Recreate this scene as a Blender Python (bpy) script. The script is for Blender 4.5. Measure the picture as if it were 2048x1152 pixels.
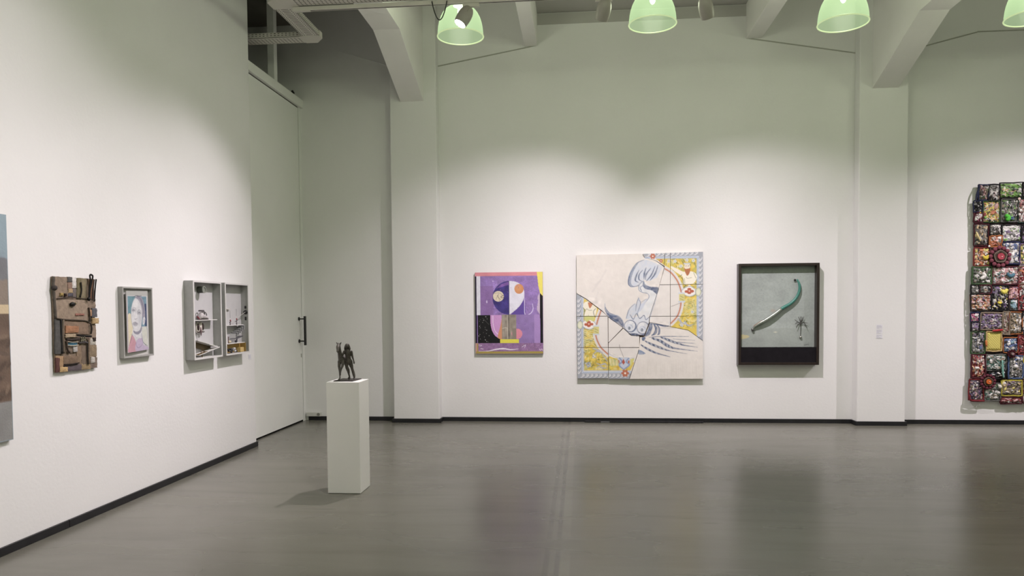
import bpy, bmesh, math, random
import numpy as np
from mathutils import Vector, Matrix

for _o in list(bpy.data.objects):
    bpy.data.objects.remove(_o)
scene = bpy.context.scene
C = scene.collection
R = random.Random(7)

# ---------------------------------------------------------------- camera
YAW, PITCH, ROLL, FPX, PY = .0923, -.037, -.008, 1470.3, 669.2
cam_d = bpy.data.cameras.new('camera')
cam = bpy.data.objects.new('camera', cam_d)
C.objects.link(cam)
scene.camera = cam
cam_d.sensor_fit = 'HORIZONTAL'
cam_d.sensor_width = 36.0
cam_d.lens = FPX / 2048 * 36
cam_d.shift_y = (PY - 576) / 2048
cam_d.clip_start = .05
cam_d.clip_end = 100
_r = Vector((math.cos(YAW), math.sin(YAW), 0))
_f = Vector((-math.sin(YAW), math.cos(YAW), 0))
_u = Vector((0, 0, 1))
_f2 = _f * math.cos(PITCH) + _u * math.sin(PITCH)
_u2 = _u * math.cos(PITCH) - _f * math.sin(PITCH)
_r3 = _r * math.cos(ROLL) + _u2 * math.sin(ROLL)
_u3 = _u2 * math.cos(ROLL) - _r * math.sin(ROLL)
cam.matrix_world = Matrix(((_r3.x, _u3.x, -_f2.x, 0), (_r3.y, _u3.y, -_f2.y, 0), (_r3.z, _u3.z, -_f2.z, 1.6), (0, 0, 0, 1)))

# ---------------------------------------------------------------- world, exposure, lamp strengths
world = bpy.data.worlds.new('world')
scene.world = world
world.use_nodes = True
world.node_tree.nodes['Background'].inputs[0].default_value = (.5, .5, .48, 1)
world.node_tree.nodes['Background'].inputs[1].default_value = 0.0
vs = scene.view_settings
vs.view_transform = 'Standard'
vs.look = 'None'
vs.gamma = 1
vs.use_curve_mapping = False
vs.exposure = 0.0
SPOT_W = 720.0
SPOT_COL = (1.0, .885, .95)
PEND_W = 18.0
PEND_REAR_W = 25.0
PEND_COL = (.96, .95, .80)
PEND_GLOW = .78

# ---------------------------------------------------------------- helpers
ORG = {}
OFF = [Vector((0, 0, 0))]   # shift applied to whatever is being built


def lin(c):
    if max(c) <= 1.0 and not isinstance(c[0], int):
        return tuple(c[:3])
    return tuple(((v / 255 / 12.92) if v / 255 <= .04045 else ((v / 255 + .055) / 1.055) ** 2.4) for v in c[:3])


_mats = {}


def mat(name, col, rough=.6, spec=.5, metal=0, var=.08, scale=12., bump=0., bscale=60., emit=None, estr=0., stretch=(1, 1, 1)):
    if name in _mats:
        return _mats[name]
    m = bpy.data.materials.new(name)
    m.use_nodes = True
    nt = m.node_tree
    b = nt.nodes['Principled BSDF']
    c = lin(col)
    b.inputs['Roughness'].default_value = rough
    b.inputs['Specular IOR Level'].default_value = spec
    b.inputs['Metallic'].default_value = metal
    tc = nt.nodes.new('ShaderNodeTexCoord')
    mp = nt.nodes.new('ShaderNodeMapping')
    mp.inputs['Scale'].default_value = stretch
    nt.links.new(tc.outputs['Object'], mp.inputs['Vector'])
    n = nt.nodes.new('ShaderNodeTexNoise')
    n.inputs['Scale'].default_value = scale
    n.inputs['Detail'].default_value = 4
    nt.links.new(mp.outputs['Vector'], n.inputs['Vector'])
    cr = nt.nodes.new('ShaderNodeValToRGB')
    cr.color_ramp.elements[0].position = .25
    cr.color_ramp.elements[1].position = .75
    cr.color_ramp.elements[0].color = (*[max(0, v * (1 - var)) for v in c], 1)
    cr.color_ramp.elements[1].color = (*[min(1, v * (1 + var)) for v in c], 1)
    nt.links.new(n.outputs['Fac'], cr.inputs['Fac'])
    nt.links.new(cr.outputs['Color'], b.inputs['Base Color'])
    if bump:
        n2 = nt.nodes.new('ShaderNodeTexNoise')
        n2.inputs['Scale'].default_value = bscale
        n2.inputs['Detail'].default_value = 3
        nt.links.new(mp.outputs['Vector'], n2.inputs['Vector'])
        bp = nt.nodes.new('ShaderNodeBump')
        bp.inputs['Strength'].default_value = bump
        bp.inputs['Distance'].default_value = .01
        nt.links.new(n2.outputs['Fac'], bp.inputs['Height'])
        nt.links.new(bp.outputs['Normal'], b.inputs['Normal'])
    if emit:
        b.inputs['Emission Color'].default_value = (*lin(emit), 1)
        b.inputs['Emission Strength'].default_value = estr
        m.cycles.emission_sampling = 'NONE'
    _mats[name] = m
    return m


def paint_mat(name, rough=.55, spec=.4, bump=.15, bscale=90.):
    """colour comes from the painted colour attribute of the mesh"""
    if name in _mats:
        return _mats[name]
    m = mat(name, (200, 200, 200), rough, spec, bump=bump, bscale=bscale)
    nt = m.node_tree
    a = nt.nodes.new('ShaderNodeAttribute')
    a.attribute_name = 'Col'
    mx = nt.nodes.new('ShaderNodeMix')
    mx.data_type = 'RGBA'
    mx.blend_type = 'MULTIPLY'
    mx.inputs[0].default_value = 1
    cr = [x for x in nt.nodes if x.type == 'VALTORGB'][0]
    cr.color_ramp.elements[0].color = (.93, .93, .93, 1)
    cr.color_ramp.elements[1].color = (1, 1, 1, 1)
    nt.links.new(a.outputs['Color'], mx.inputs[6])
    nt.links.new(cr.outputs['Color'], mx.inputs[7])
    nt.links.new(mx.outputs[2], nt.nodes['Principled BSDF'].inputs['Base Color'])
    return m


class MB:
    def __init__(s):
        s.v = []
        s.f = []
        s.c = None

    def add(s, v, f):
        o = len(s.v)
        s.v += [tuple(p) for p in v]
        s.f += [tuple(i + o for i in q) for q in f]
        return s

    def box(s, x0, x1, y0, y1, z0, z1):
        x0, x1 = min(x0, x1), max(x0, x1); y0, y1 = min(y0, y1), max(y0, y1); z0, z1 = min(z0, z1), max(z0, z1)
        v = [(x, y, z) for x in (x0, x1) for y in (y0, y1) for z in (z0, z1)]
        return s.add(v, [(0, 1, 3, 2), (4, 6, 7, 5), (0, 4, 5, 1), (2, 3, 7, 6), (0, 2, 6, 4), (1, 5, 7, 3)])

    def prism(s, poly, d0, d1, axis):
        """poly of 2-D points in the plane across axis, counter-clockwise; extruded d0..d1 along axis (0 x, 1 y, 2 z)"""
        def P(p, d):
            return (d, p[0], p[1]) if axis == 0 else (p[0], d, p[1]) if axis == 1 else (p[0], p[1], d)
        n = len(poly)
        v = [P(p, d0) for p in poly] + [P(p, d1) for p in poly]
        f = [tuple(range(n))[::-1], tuple(range(n, 2 * n))] + [(i, (i + 1) % n, n + (i + 1) % n, n + i) for i in range(n)]
        return s.add(v, f)

    def tube(s, pts, r, n=8, cap=True, flat=1.0):
        pts = [Vector(p) for p in pts]
        if not hasattr(r, '__len__'):
            r = [r] * len(pts)
        v = []
        ref = None
        for i, p in enumerate(pts):
            t = (pts[min(i + 1, len(pts) - 1)] - pts[max(i - 1, 0)])
            t = t.normalized() if t.length > 1e-9 else Vector((0, 0, 1))
            if ref is None:
                ref = Vector((0, 0, 1)) if abs(t.z) < .9 else Vector((0, 1, 0))
            a = (ref - t * ref.dot(t)).normalized()
            ref = a
            b = t.cross(a)
            for k in range(n):
                w = 2 * math.pi * k / n
                v.append(p + (a * math.cos(w) + b * math.sin(w) * flat) * r[i])
        f = []
        m = len(pts)
        for i in range(m - 1):
            for k in range(n):
                f.append((i * n + k, i * n + (k + 1) % n, (i + 1) * n + (k + 1) % n, (i + 1) * n + k))
        if cap:
            f.append(tuple(range(n))[::-1])
            f.append(tuple(range((m - 1) * n, m * n)))
        return s.add(v, f)

    def lathe(s, prof, n=24, mtx=None):
        """prof: list of (radius, height) revolved about z, then moved by mtx"""
        v = []
        for r, h in prof:
            for k in range(n):
                w = 2 * math.pi * k / n
                v.append(Vector((r * math.cos(w), r * math.sin(w), h)))
        if mtx is not None:
            v = [mtx @ p for p in v]
        f = []
        for i in range(len(prof) - 1):
            for k in range(n):
                f.append((i * n + k, i * n + (k + 1) % n, (i + 1) * n + (k + 1) % n, (i + 1) * n + k))
        return s.add(v, f)

    def ball(s, c, r, n=10, m=7):
        if not hasattr(r, '__len__'):
            r = (r, r, r)
        v = []
        for i in range(m + 1):
            t = math.pi * i / m
            for k in range(n):
                w = 2 * math.pi * k / n
                q = max(math.sin(t), 1e-3)
                v.append((c[0] + r[0] * q * math.cos(w), c[1] + r[1] * q * math.sin(w), c[2] + r[2] * math.cos(t)))
        f = [(i * n + k, (i + 1) * n + k, (i + 1) * n + (k + 1) % n, i * n + (k + 1) % n) for i in range(m) for k in range(n)]
        return s.add(v, f)

    def move(s, mtx):
        s.v = [tuple(mtx @ Vector(p)) for p in s.v]
        return s

    def build(s, name, material, parent=None, smooth=False, origin=None, bevel=0, cols=None, auto=None):
        if OFF[0].length > 0:
            s.v = [(p[0] + OFF[0].x, p[1] + OFF[0].y, p[2] + OFF[0].z) for p in s.v]
        if origin is None:
            if parent is not None:
                origin = ORG[parent]
            else:
                a = np.array(s.v)
                origin = Vector(((a[:, 0].min() + a[:, 0].max()) / 2, (a[:, 1].min() + a[:, 1].max()) / 2, a[:, 2].min()))
        origin = Vector(origin)
        me = bpy.data.meshes.new(name)
        me.from_pydata([(p[0] - origin.x, p[1] - origin.y, p[2] - origin.z) for p in s.v], [], s.f)
        bm = bmesh.new()
        bm.from_mesh(me)
        if bevel:
            bmesh.ops.bevel(bm, geom=bm.edges[:], offset=bevel, segments=2, profile=.5, affect='EDGES')
        if cols is None:
            bmesh.ops.recalc_face_normals(bm, faces=bm.faces)
        bm.to_mesh(me)
        bm.free()
        if cols is not None:
            at = me.color_attributes.new('Col', 'FLOAT_COLOR', 'POINT')
            a = np.ones((len(me.vertices), 4), dtype=np.float32)
            a[:, :3] = cols
            at.data.foreach_set('color', a.ravel())
        if smooth:
            for p in me.polygons:
                p.use_smooth = True
            if auto is not None:
                me.set_sharp_from_angle(angle=auto)
        me.materials.append(material)
        o = bpy.data.objects.new(name, me)
        C.objects.link(o)
        ORG[o] = origin
        if parent is not None:
            o.parent = parent
            o.location = origin - ORG[parent]
        else:
            o.location = origin
        return o


def tag(o, label=None, cat=None, group=None, kind=None):
    for k, v in (('label', label), ('category', cat), ('group', group), ('kind', kind)):
        if v:
            o[k] = v
    return o


def thing(name, loc, label, cat, group=None):
    o = bpy.data.objects.new(name, None)
    o.empty_display_size = .1
    C.objects.link(o)
    loc = Vector(loc) + OFF[0]
    o.location = loc
    ORG[o] = Vector(loc)
    return tag(o, label, cat, group)


def struct(o):
    o['kind'] = 'structure'
    return o


def copy_tree(o, parent=None):
    c = o.copy()
    C.objects.link(c)
    ORG[c] = ORG.get(o, Vector())
    if parent is not None:
        c.parent = parent
    for ch in list(o.children):
        copy_tree(ch, c)
    return c


def aim_matrix(pos, target):
    d = (Vector(target) - Vector(pos)).normalized()
    return Matrix.Translation(pos) @ d.to_track_quat('Z', 'Y').to_matrix().to_4x4()


# ---------------------------------------------------------------- materials of the room
M_WALL = mat('wall_paint', (.79, .785, .78), .75, .25, var=.012, scale=2.2, bump=.10, bscale=38.)
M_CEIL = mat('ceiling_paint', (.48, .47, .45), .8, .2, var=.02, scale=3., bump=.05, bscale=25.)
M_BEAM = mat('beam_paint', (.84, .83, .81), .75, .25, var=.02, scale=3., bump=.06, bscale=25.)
M_BASE = mat('baseboard_black', (.012, .012, .014), .45, .4, var=.3, scale=9.)
M_DARK = mat('hall_shade_tone', (.22, .205, .18), .9, .1, var=.15, scale=2.)  # darkness of the unlit hall put into its wall colour
M_DOOR = mat('door_paint', (.85, .855, .83), .6, .3, var=.012, scale=3.)
M_BLACK = mat('black_metal', (.010, .010, .011), .38, .5, var=.2, scale=20.)
M_WHITE = mat('white_enamel', (.72, .705, .66), .5, .4, var=.03, scale=10.)
M_GAP = mat('shadow_gap', (.006, .006, .006), .9, .1)


def floor_material():
    m = bpy.data.materials.new('polished_floor')
    m.use_nodes = True
    nt = m.node_tree
    L = nt.links.new
    N = nt.nodes.new
    b = nt.nodes['Principled BSDF']
    tc = N('ShaderNodeTexCoord')

    def noise(scale, st, det=5, rough=.6, dist=0.):
        mp = N('ShaderNodeMapping')
        mp.inputs['Scale'].default_value = st
        L(tc.outputs['Object'], mp.inputs['Vector'])
        n = N('ShaderNodeTexNoise')
        n.inputs['Scale'].default_value = scale
        n.inputs['Detail'].default_value = det
        n.inputs['Roughness'].default_value = rough
        n.inputs['Distortion'].default_value = dist
        L(mp.outputs['Vector'], n.inputs['Vector'])
        return n.outputs['Fac']

    def ramp(fac, stops):
        r = N('ShaderNodeValToRGB')
        while len(r.color_ramp.elements) < len(stops):
            r.color_ramp.elements.new(.5)
        for e, (p, c) in zip(r.color_ramp.elements, stops):
            e.position = p
            e.color = (*c, 1)
        L(fac, r.inputs['Fac'])
        return r.outputs['Color']

    def mixc(a, c, fac=1., mode='MULTIPLY'):
        x = N('ShaderNodeMix')
        x.data_type = 'RGBA'
        x.blend_type = mode
        if hasattr(fac, 'links') or not isinstance(fac, float):
            L(fac, x.inputs[0])
        else:
            x.inputs[0].default_value = fac
        L(a, x.inputs[6])
        if isinstance(c, tuple):
            x.inputs[7].default_value = (*c, 1)
        else:
            L(c, x.inputs[7])
        return x.outputs[2]

    base = ramp(noise(1.1, (.5, 1.0, 1), 4, .55, .6), [(.3, (.134, .131, .106)), (.7, (.158, .154, .126))])
    streak = ramp(noise(1.6, (.4, 2.6, 1), 5, .55, .5), [(.28, (.87, .87, .86)), (.5, (1, 1, 1)), (.75, (1.07, 1.07, 1.07))])
    col = mixc(base, streak)
    fleck = ramp(noise(3.6, (.45, 2.2, 1), 3, .5, .3), [(.0, (.6, .6, .6)), (.27, (.74, .74, .74)), (.31, (1, 1, 1)), (1, (1, 1, 1))])
    col = mixc(col, fleck, .6)
    fine = ramp(noise(120., (1, 1, 1), 2, .5), [(.3, (.97, .97, .97)), (.7, (1.03, 1.03, 1.03))])
    col = mixc(col, fine)
    # a long seam with two scuffed tracks that runs down the room
    sx = N('ShaderNodeSeparateXYZ')
    L(tc.outputs['Object'], sx.inputs[0])

    def band(x0, x1, dx, soft=.006):
        # returns 1 inside x0..x1 (x slides with depth by dx per metre)
        mm = N('ShaderNodeMath'); mm.operation = 'MULTIPLY_ADD'
        L(sx.outputs['Y'], mm.inputs[0]); mm.inputs[1].default_value = -dx; L(sx.outputs['X'], mm.inputs[2])
        a = N('ShaderNodeMapRange'); a.inputs[1].default_value = x0 - soft; a.inputs[2].default_value = x0 + soft
        L(mm.outputs[0], a.inputs[0])
        c = N('ShaderNodeMapRange'); c.inputs[1].default_value = x1 - soft; c.inputs[2].default_value = x1 + soft
        c.inputs[3].default_value = 1; c.inputs[4].default_value = 0
        L(mm.outputs[0], c.inputs[0])
        z = N('ShaderNodeMath'); z.operation = 'MULTIPLY'
        L(a.outputs[0], z.inputs[0]); L(c.outputs[0], z.inputs[1])
        return z.outputs[0]
    for x0, x1, c in SEAMS:
        z = N('ShaderNodeMath'); z.operation = 'MULTIPLY'
        L(band(x0, x1, SEAM_DX), z.inputs[0])
        mr = N('ShaderNodeMapRange'); mr.inputs[1].default_value = .32; mr.inputs[2].default_value = .55
        L(noise(1.7, (.3, 1, 1), 4, .6), mr.inputs[0])
        L(mr.outputs[0], z.inputs[1])
        col = mixc(col, c, z.outputs[0], 'MULTIPLY')
    L(col, b.inputs['Base Color'])
    rr = ramp(noise(1.2, (.6, 1.6, 1), 2, .5), [(.3, (.24, .24, .24)), (.7, (.29, .29, .29))])
    L(rr, b.inputs['Roughness'])
    b.inputs['Specular IOR Level'].default_value = .5
    return m


SEAM_DX = .0
SEAMS = [(-.165, -.135, (.62, .62, .62)), (-.235, -.200, (.70, .70, .70)), (-.13, -.07, (1.14, 1.13, 1.11))]
M_FLOOR = floor_material()

# ---------------------------------------------------------------- room
D, PF, XL, YC, XD, XR, YF = 10.246, 10.07, -3.781, 8.244, -3.948, 10.3, -5.0
struct(MB().box(-7.2, XR + .2, YF - .2, D + .3, -.1, 0).build('floor', M_FLOOR, origin=(0, 0, 0)))
wb = struct(MB().box(-7.2, XR + .2, D, D + .25, 0, 6.15).build('wall_back', M_WALL))
wl = struct(MB().box(XL - .3, XL, YF, YC, 0, 6.15).build('wall_left', M_WALL))
struct(MB().box(XR, XR + .2, YF, D, 0, 6.15).build('wall_right', M_WALL))
struct(MB().box(XL, XR, YF - .2, YF, 0, 6.15).build('wall_front', M_WALL))
# the dark hall behind the tall door
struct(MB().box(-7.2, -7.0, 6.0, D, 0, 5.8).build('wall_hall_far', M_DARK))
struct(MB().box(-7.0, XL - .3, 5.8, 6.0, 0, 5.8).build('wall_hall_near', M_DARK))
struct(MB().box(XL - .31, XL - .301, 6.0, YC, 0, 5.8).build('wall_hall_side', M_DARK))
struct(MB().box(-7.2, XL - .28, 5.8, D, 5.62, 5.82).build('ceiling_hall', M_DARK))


ZC = 6.15
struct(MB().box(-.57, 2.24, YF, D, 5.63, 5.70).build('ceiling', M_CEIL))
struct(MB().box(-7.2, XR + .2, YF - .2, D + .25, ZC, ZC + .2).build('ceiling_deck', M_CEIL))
for x0, x1, zb in ((-.743, -.567, 5.19), (2.234, 2.443, 5.175)):
    struct(MB().box(x0, x1, YF, D, zb, ZC).build('beam', M_BEAM, bevel=.006))
for x0, x1, zf, zh in ((-2.451, -2.129, 4.935, 4.445), (3.804, 4.129, 4.885, 4.41)):
    struct(MB().prism([(D, zh), (D, ZC), (YF, ZC), (YF, zf), (8.75, zf), (PF - .0, zh)], x0, x1, 0).build('beam', M_BEAM))
for x0, x1 in ((-2.605, -1.955), (3.645, 4.258)):
    struct(MB().box(x0, x1, PF, D, 0, ZC).build('pillar', M_WALL, bevel=.012))
# cornice line on the wall between the two ceiling beams, fine cracks under the slopes
struct(MB().box(-.567, 2.234, D - .012, D, 5.475, 5.62).build('trim_1', M_CEIL))


def crack(a, b, m=None):
    p = (Vector(b) - Vector(a)).normalized()
    n = Vector((-p.z, 0, p.x)) * .007
    a, b = Vector(a), Vector(b)
    q = [a - n, b - n, b + n, a + n]
    return struct(MB().prism([(v.x, v.z) for v in q], D - .006, D, 1).build('trim_crack', m or mat('crack_grey', (.40, .40, .36), .9, .1)))


crack((-1.955, 0, 4.968), (-.57, 0, 5.200))
crack((2.24, 0, 5.182), (3.645, 0, 4.93))
crack((-2.605, 0, 4.985), (-3.45, 0, 5.26), M_WALL)
crack((4.40, 0, 4.955), (5.18, 0, 5.14))
crack((5.18, 0, 5.143), (7.0, 0, 5.14))

# baseboards
HB, TB = .056, .02


def base(name, *a):
    return struct(MB().box(*a).build(name, M_BASE, bevel=.002))


base('baseboard_left', XL, XL + TB, YF, 5.05, 0, HB)
base('baseboard_left', XL, XL + TB, 5.055, YC + .012, 0, HB)
base('baseboard_back', -3.90, -2.625, D - TB, D, 0, HB)
base('baseboard_back', -1.935, .10, D - TB, D, 0, HB)
base('baseboard_back', .10, 1.70, D - TB, D, 0, HB)
base('baseboard_back', 1.70, 3.625, D - TB, D, 0, HB)
base('baseboard_back', 4.278, XR, D - TB, D, 0, HB)
base('baseboard_right', XR - TB, XR, YF, D - TB, 0, HB)
for x0, x1 in ((-2.605, -1.955), (3.645, 4.258)):
    base('baseboard_pillar', x0 - TB, x1 + TB, PF - TB, PF, 0, HB)
    base('baseboard_pillar', x0 - TB, x0, PF, D, 0, HB)
    base('baseboard_pillar', x1, x1 + TB, PF, D, 0, HB)
# low black floor strip lying against the baseboard under the tile painting
strip = thing('floor_strip', (.9, D - .06, 0), 'low black strip on the floor along the baseboard under the broken tile painting', 'strip')
MB().box(.06, 1.67, D - .085, D - TB - .001, 0, .022).build('strip_body', M_BASE, strip, bevel=.002)
MB().box(.28, .40, D - .0865, D - .085, .008, .014).build('white_mark', mat('mark_white', (150, 150, 150)), strip)

# tall door with its frame
door = struct(MB().box(XD - .05, XD, YC - .2, 10.148, .022, 4.432).build('door_1', M_DOOR))
MB().box(XD - .045, XD - .006, YC - .2, 10.15, 0, .022).build('door_gap', M_GAP, door)
MB().box(XD - .05, XD - .008, 10.148, 10.16, 0, 4.44).build('door_gap', M_GAP, door)
MB().box(XD - .05, XD - .008, YC - .2, 10.16, 4.432, 4.447).build('door_gap', M_GAP, door)
for z in (1.123 + .025, 1.482 - .02):
    MB().lathe([(.001, 0), (.026, 0), (.026, .012), (.009, .016), (.009, .085), (.001, .085)], 16,
               Matrix.Translation((XD, 10.045, z)) @ Matrix.Rotation(math.pi / 2, 4, 'Y')).build('handle_post', M_BLACK, door, smooth=True, auto=.6)
MB().box(XD + .075, XD + .105, 10.03, 10.06, 1.09, 1.50).build('door_handle', M_BLACK, door, bevel=.003)
MB().box(XD, XD + .006, 10.10, 10.122, .915, .968).build('lock_plate', mat('lock_grey', (160, 160, 150), .4, .5), door, bevel=.002)
struct(MB().box(XD - .12, XD + .005, 10.16, D, 0, 4.447).build('trim_door_jamb', M_DOOR))
tb = struct(MB().box(XD - .12, XD + .045, YC - .1, D, 4.447, 4.56).build('beam_transom', M_DOOR, bevel=.004))
struct(MB().box(XD - .09, XD, 9.37, 9.47, 4.56, 5.62).build('trim_mullion', M_DOOR, bevel=.004))
# ---------------------------------------------------------------- cable tray and track
M_TRAY = mat('tray_enamel', (.66, .635, .585), .5, .35, var=.03, scale=8.)
M_SLOT = mat('slot_shadow', (.03, .028, .024), .9, .1)
tray = thing('cable_tray', (-3.1, 8.0, 4.77), 'white perforated cable tray hung in a zigzag above the tall door', 'cable tray')
TZ, TH, TW = 4.77, .058, .20
TX0, TX1 = -3.20, -3.0
FY0, FY1 = 8.42, 8.62
NY0, NY1 = 7.38, 7.58


def channel(x0, x1, y0, y1, along):
    m = MB().box(x0, x1, y0, y1, TZ, TZ + .004)
    if along == 'x':
        m.box(x0, x1, y0, y0 + .004, TZ, TZ + TH).box(x0, x1, y1 - .004, y1, TZ, TZ + TH)
    else:
        m.box(x0, x0 + .004, y0, y1, TZ, TZ + TH).box(x1 - .004, x1, y0, y1, TZ, TZ + TH)
    return m


def slots_x(x0, x1, y0, y1):
    m = MB()
    x = x0 + .02
    while x < x1 - .02:
        for k in range(3):
            yy = y0 + (y1 - y0) * (.28 + .26 * k)
            m.add([(x, yy - .02, TZ - .0008), (x + .008, yy - .02, TZ - .0008), (x + .022, yy + .02, TZ - .0008), (x + .014, yy + .02, TZ - .0008)], [(0, 1, 2, 3)])
        for z in (TZ + .02, TZ + .042):
            m.box(x, x + .022, y0 - .0008, y0, z, z + .006)
        x += .045
    return m


def slots_y(x0, x1, y0, y1):
    m = MB()
    y = y0 + .02
    while y < y1 - .02:
        m.box(x0 + .062, x1 - .062, y, y + .007, TZ - .0008, TZ)
        for x in (x0 + .012, x0 + .035, x1 - .043, x1 - .02):
            m.box(x, x + .006, y, y + .02, TZ - .0008, TZ)
        for z in (TZ + .02, TZ + .042):
            m.box(x1, x1 + .0008, y, y + .02, z, z + .006)
        y += .04
    return m


seg = channel(-5.2, TX0 - .02, FY0, FY1, 'x').build('channel', M_TRAY, tray)
tag(slots_x(-4.6, TX0 - .02, FY0, FY1).build('slots', M_SLOT, seg), kind='stuff')
seg = channel(TX0, TX1, NY1 + .05, FY0 - .0, 'y').build('channel', M_TRAY, tray)
tag(slots_y(TX0, TX1, NY1 + .05, FY0).build('slots', M_SLOT, seg), kind='stuff')
seg = channel(TX1 + .06, 9.5, NY0, NY1, 'x').build('channel', M_TRAY, tray)
tag(slots_x(TX1 + .06, .5, NY0, NY1).build('slots', M_SLOT, seg), kind='stuff')
MB().prism([(TX0 - .03, FY0 - .012), (TX1 + .008, FY0 - .012), (TX1 + .008, FY0 + .08), (TX1 - .09, FY1 + .006), (TX0 - .03, FY1 + .006)], TZ - .004, TZ + TH + .004, 2).build('elbow', M_TRAY, tray)
MB().prism([(TX0 - .008, NY0 + .09), (TX0 + .09, NY0 - .006), (TX1 + .07, NY0 - .006), (TX1 + .07, NY1 + .03), (TX0 - .008, NY1 + .06)], TZ - .004, TZ + TH + .004, 2).build('elbow', M_TRAY, tray)
for x in (-1.7, .8, 3.4, 7.5):
    MB().tube([(x, (NY0 + NY1) / 2, TZ + .05), (x, (NY0 + NY1) / 2, ZC if x < 0 else 5.63 if x < 2 else ZC)], .006, 6).build('hanger_rod', M_TRAY, tray)

TRY, TRZ = 7.605, 4.725
track = thing('lighting_track', (3.2, TRY, TRZ), 'long white lighting track fixed under the cable tray near the ceiling', 'track')
MB().box(-2.93, 9.4, TRY - .02, TRY + .02, TRZ, TRZ + .04).build('rail', M_TRAY, track, bevel=.002)
MB().box(-2.93, 9.4, TRY - .006, TRY + .006, TRZ - .0006, TRZ).build('groove', M_SLOT, track)
MB().box(-2.99, -2.80, TRY - .022, TRY + .024, TRZ - .004, TRZ + .04).build('end_feed', M_TRAY, track, bevel=.003)
# second track over the near end of the room and its own cable
track2 = thing('lighting_track', (2.0, 4.6, 4.735), 'second white lighting track nearer the viewer, above the picture', 'track')
MB().box(-2.93, 9.4, 4.58, 4.62, 4.735, 4.77).build('rail', M_TRAY, track2, bevel=.002)
for x in (-2.8, 1, 5, 9):
    MB().tube([(x, 4.6, 4.76), (x, 4.6, ZC if x < -2 else 5.63 if x < 2 else ZC)], .005, 6).build('hanger_rod', M_TRAY, track2)

# ---------------------------------------------------------------- spotlights
M_SPOT = mat('spot_housing', (.36, .335, .31), .42, .45, var=.05, scale=14.)
M_LENS = mat('spot_lens', (.9, .9, .9), .3, .5, emit=(1., .93, .92), estr=60.)
M_CORD = mat('dark_cord', (.05, .05, .05), .6, .3)


BEAM_SIGMA, BEAM_RIM = 27.5, (34., 45.)


def spotlight(x, ty, pos, target, label, power=1., cone=86., blend=.55, rot=0.):
    """egg shaped lamp hung from a track at x, ty; pos is the middle of the housing"""
    pos = Vector(pos)
    o = thing('track_spotlight', (x, ty, TRZ), label, 'spotlight', 'egg shaped track spotlights')
    mt = aim_matrix(pos, target)
    MB().box(x - .085, x + .085, ty - .018, ty + .018, TRZ - .04, TRZ - .001).build('adapter', M_TRAY, o, bevel=.004)
    MB().tube([(x, ty, TRZ - .035), (x, ty, pos.z + .1)], .009, 8).build('stem', M_SPOT, o)
    prof = [(r * 1.1, h * 1.06) for r, h in [(.002, -.105), (.022, -.102), (.042, -.088), (.056, -.062), (.064, -.03), (.067, .005), (.066, .045), (.062, .08), (.058, .098), (.054, .098), (.056, .088), (.05, .086)]]
    MB().lathe(prof, 28, mt).build('housing', M_SPOT, o, smooth=True, auto=.7)
    MB().lathe([(.001, .1), (.0605, .1)], 28, mt).build('lens', M_LENS, o)
    MB().tube([mt @ Vector((.069 * math.cos(a), 0, .07 * math.sin(a) - .005)) if False else mt @ Vector((.070 * math.cos(a), .004, -.02 + .085 * -abs(math.sin(a)))) for a in np.linspace(0, math.pi, 13)], .005, 6).build('yoke', M_SPOT, o)
    MB().tube([(x, ty, pos.z + .105), tuple(mt @ Vector((0, 0, -.1)))], .009, 8).build('joint', M_SPOT, o)
    ld = bpy.data.lights.new('spot_lamp', 'SPOT')
    ld.energy = SPOT_W * power
    ld.color = SPOT_COL
    ld.spot_size = math.radians(cone)
    ld.spot_blend = blend
    ld.shadow_soft_size = .045
    # beam profile of a flood reflector: bright middle, fading to a rim at about 42 degrees
    ld.use_nodes = True
    nt = ld.node_tree
    em = nt.nodes['Emission']
    tc = nt.nodes.new('ShaderNodeTexCoord')
    sp = nt.nodes.new('ShaderNodeSeparateXYZ')
    nt.links.new(tc.outputs['Normal'], sp.inputs[0])

    def mth(op, a, b=None):
        n = nt.nodes.new('ShaderNodeMath')
        n.operation = op
        for i, q in enumerate((a, b)):
            if q is None:
                continue
            if isinstance(q, (int, float)):
                n.inputs[i].default_value = q
            else:
                nt.links.new(q, n.inputs[i])
        return n.outputs[0]
    th = mth('ARCCOSINE', mth('ABSOLUTE', sp.outputs['Z']))
    g = mth('POWER', 2.718, mth('MULTIPLY', mth('POWER', mth('DIVIDE', th, math.radians(BEAM_SIGMA)), 2.0), -1.0))
    mr = nt.nodes.new('ShaderNodeMapRange')
    mr.interpolation_type = 'SMOOTHSTEP'
    mr.inputs[1].default_value = math.radians(BEAM_RIM[1])
    mr.inputs[2].default_value = math.radians(BEAM_RIM[0])
    nt.links.new(th, mr.inputs[0])
    nt.links.new(mth('MULTIPLY', g, mr.outputs[0]), em.inputs['Strength'])
    lo = bpy.data.objects.new('spot_lamp', ld)
    C.objects.link(lo)
    lo.parent = o
    d = (Vector(target) - pos).normalized()
    lp = pos + d * .13
    lo.location = lp - ORG[o]
    lo.rotation_euler = d.to_track_quat('-Z', 'Y').to_euler()
    return o


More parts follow.
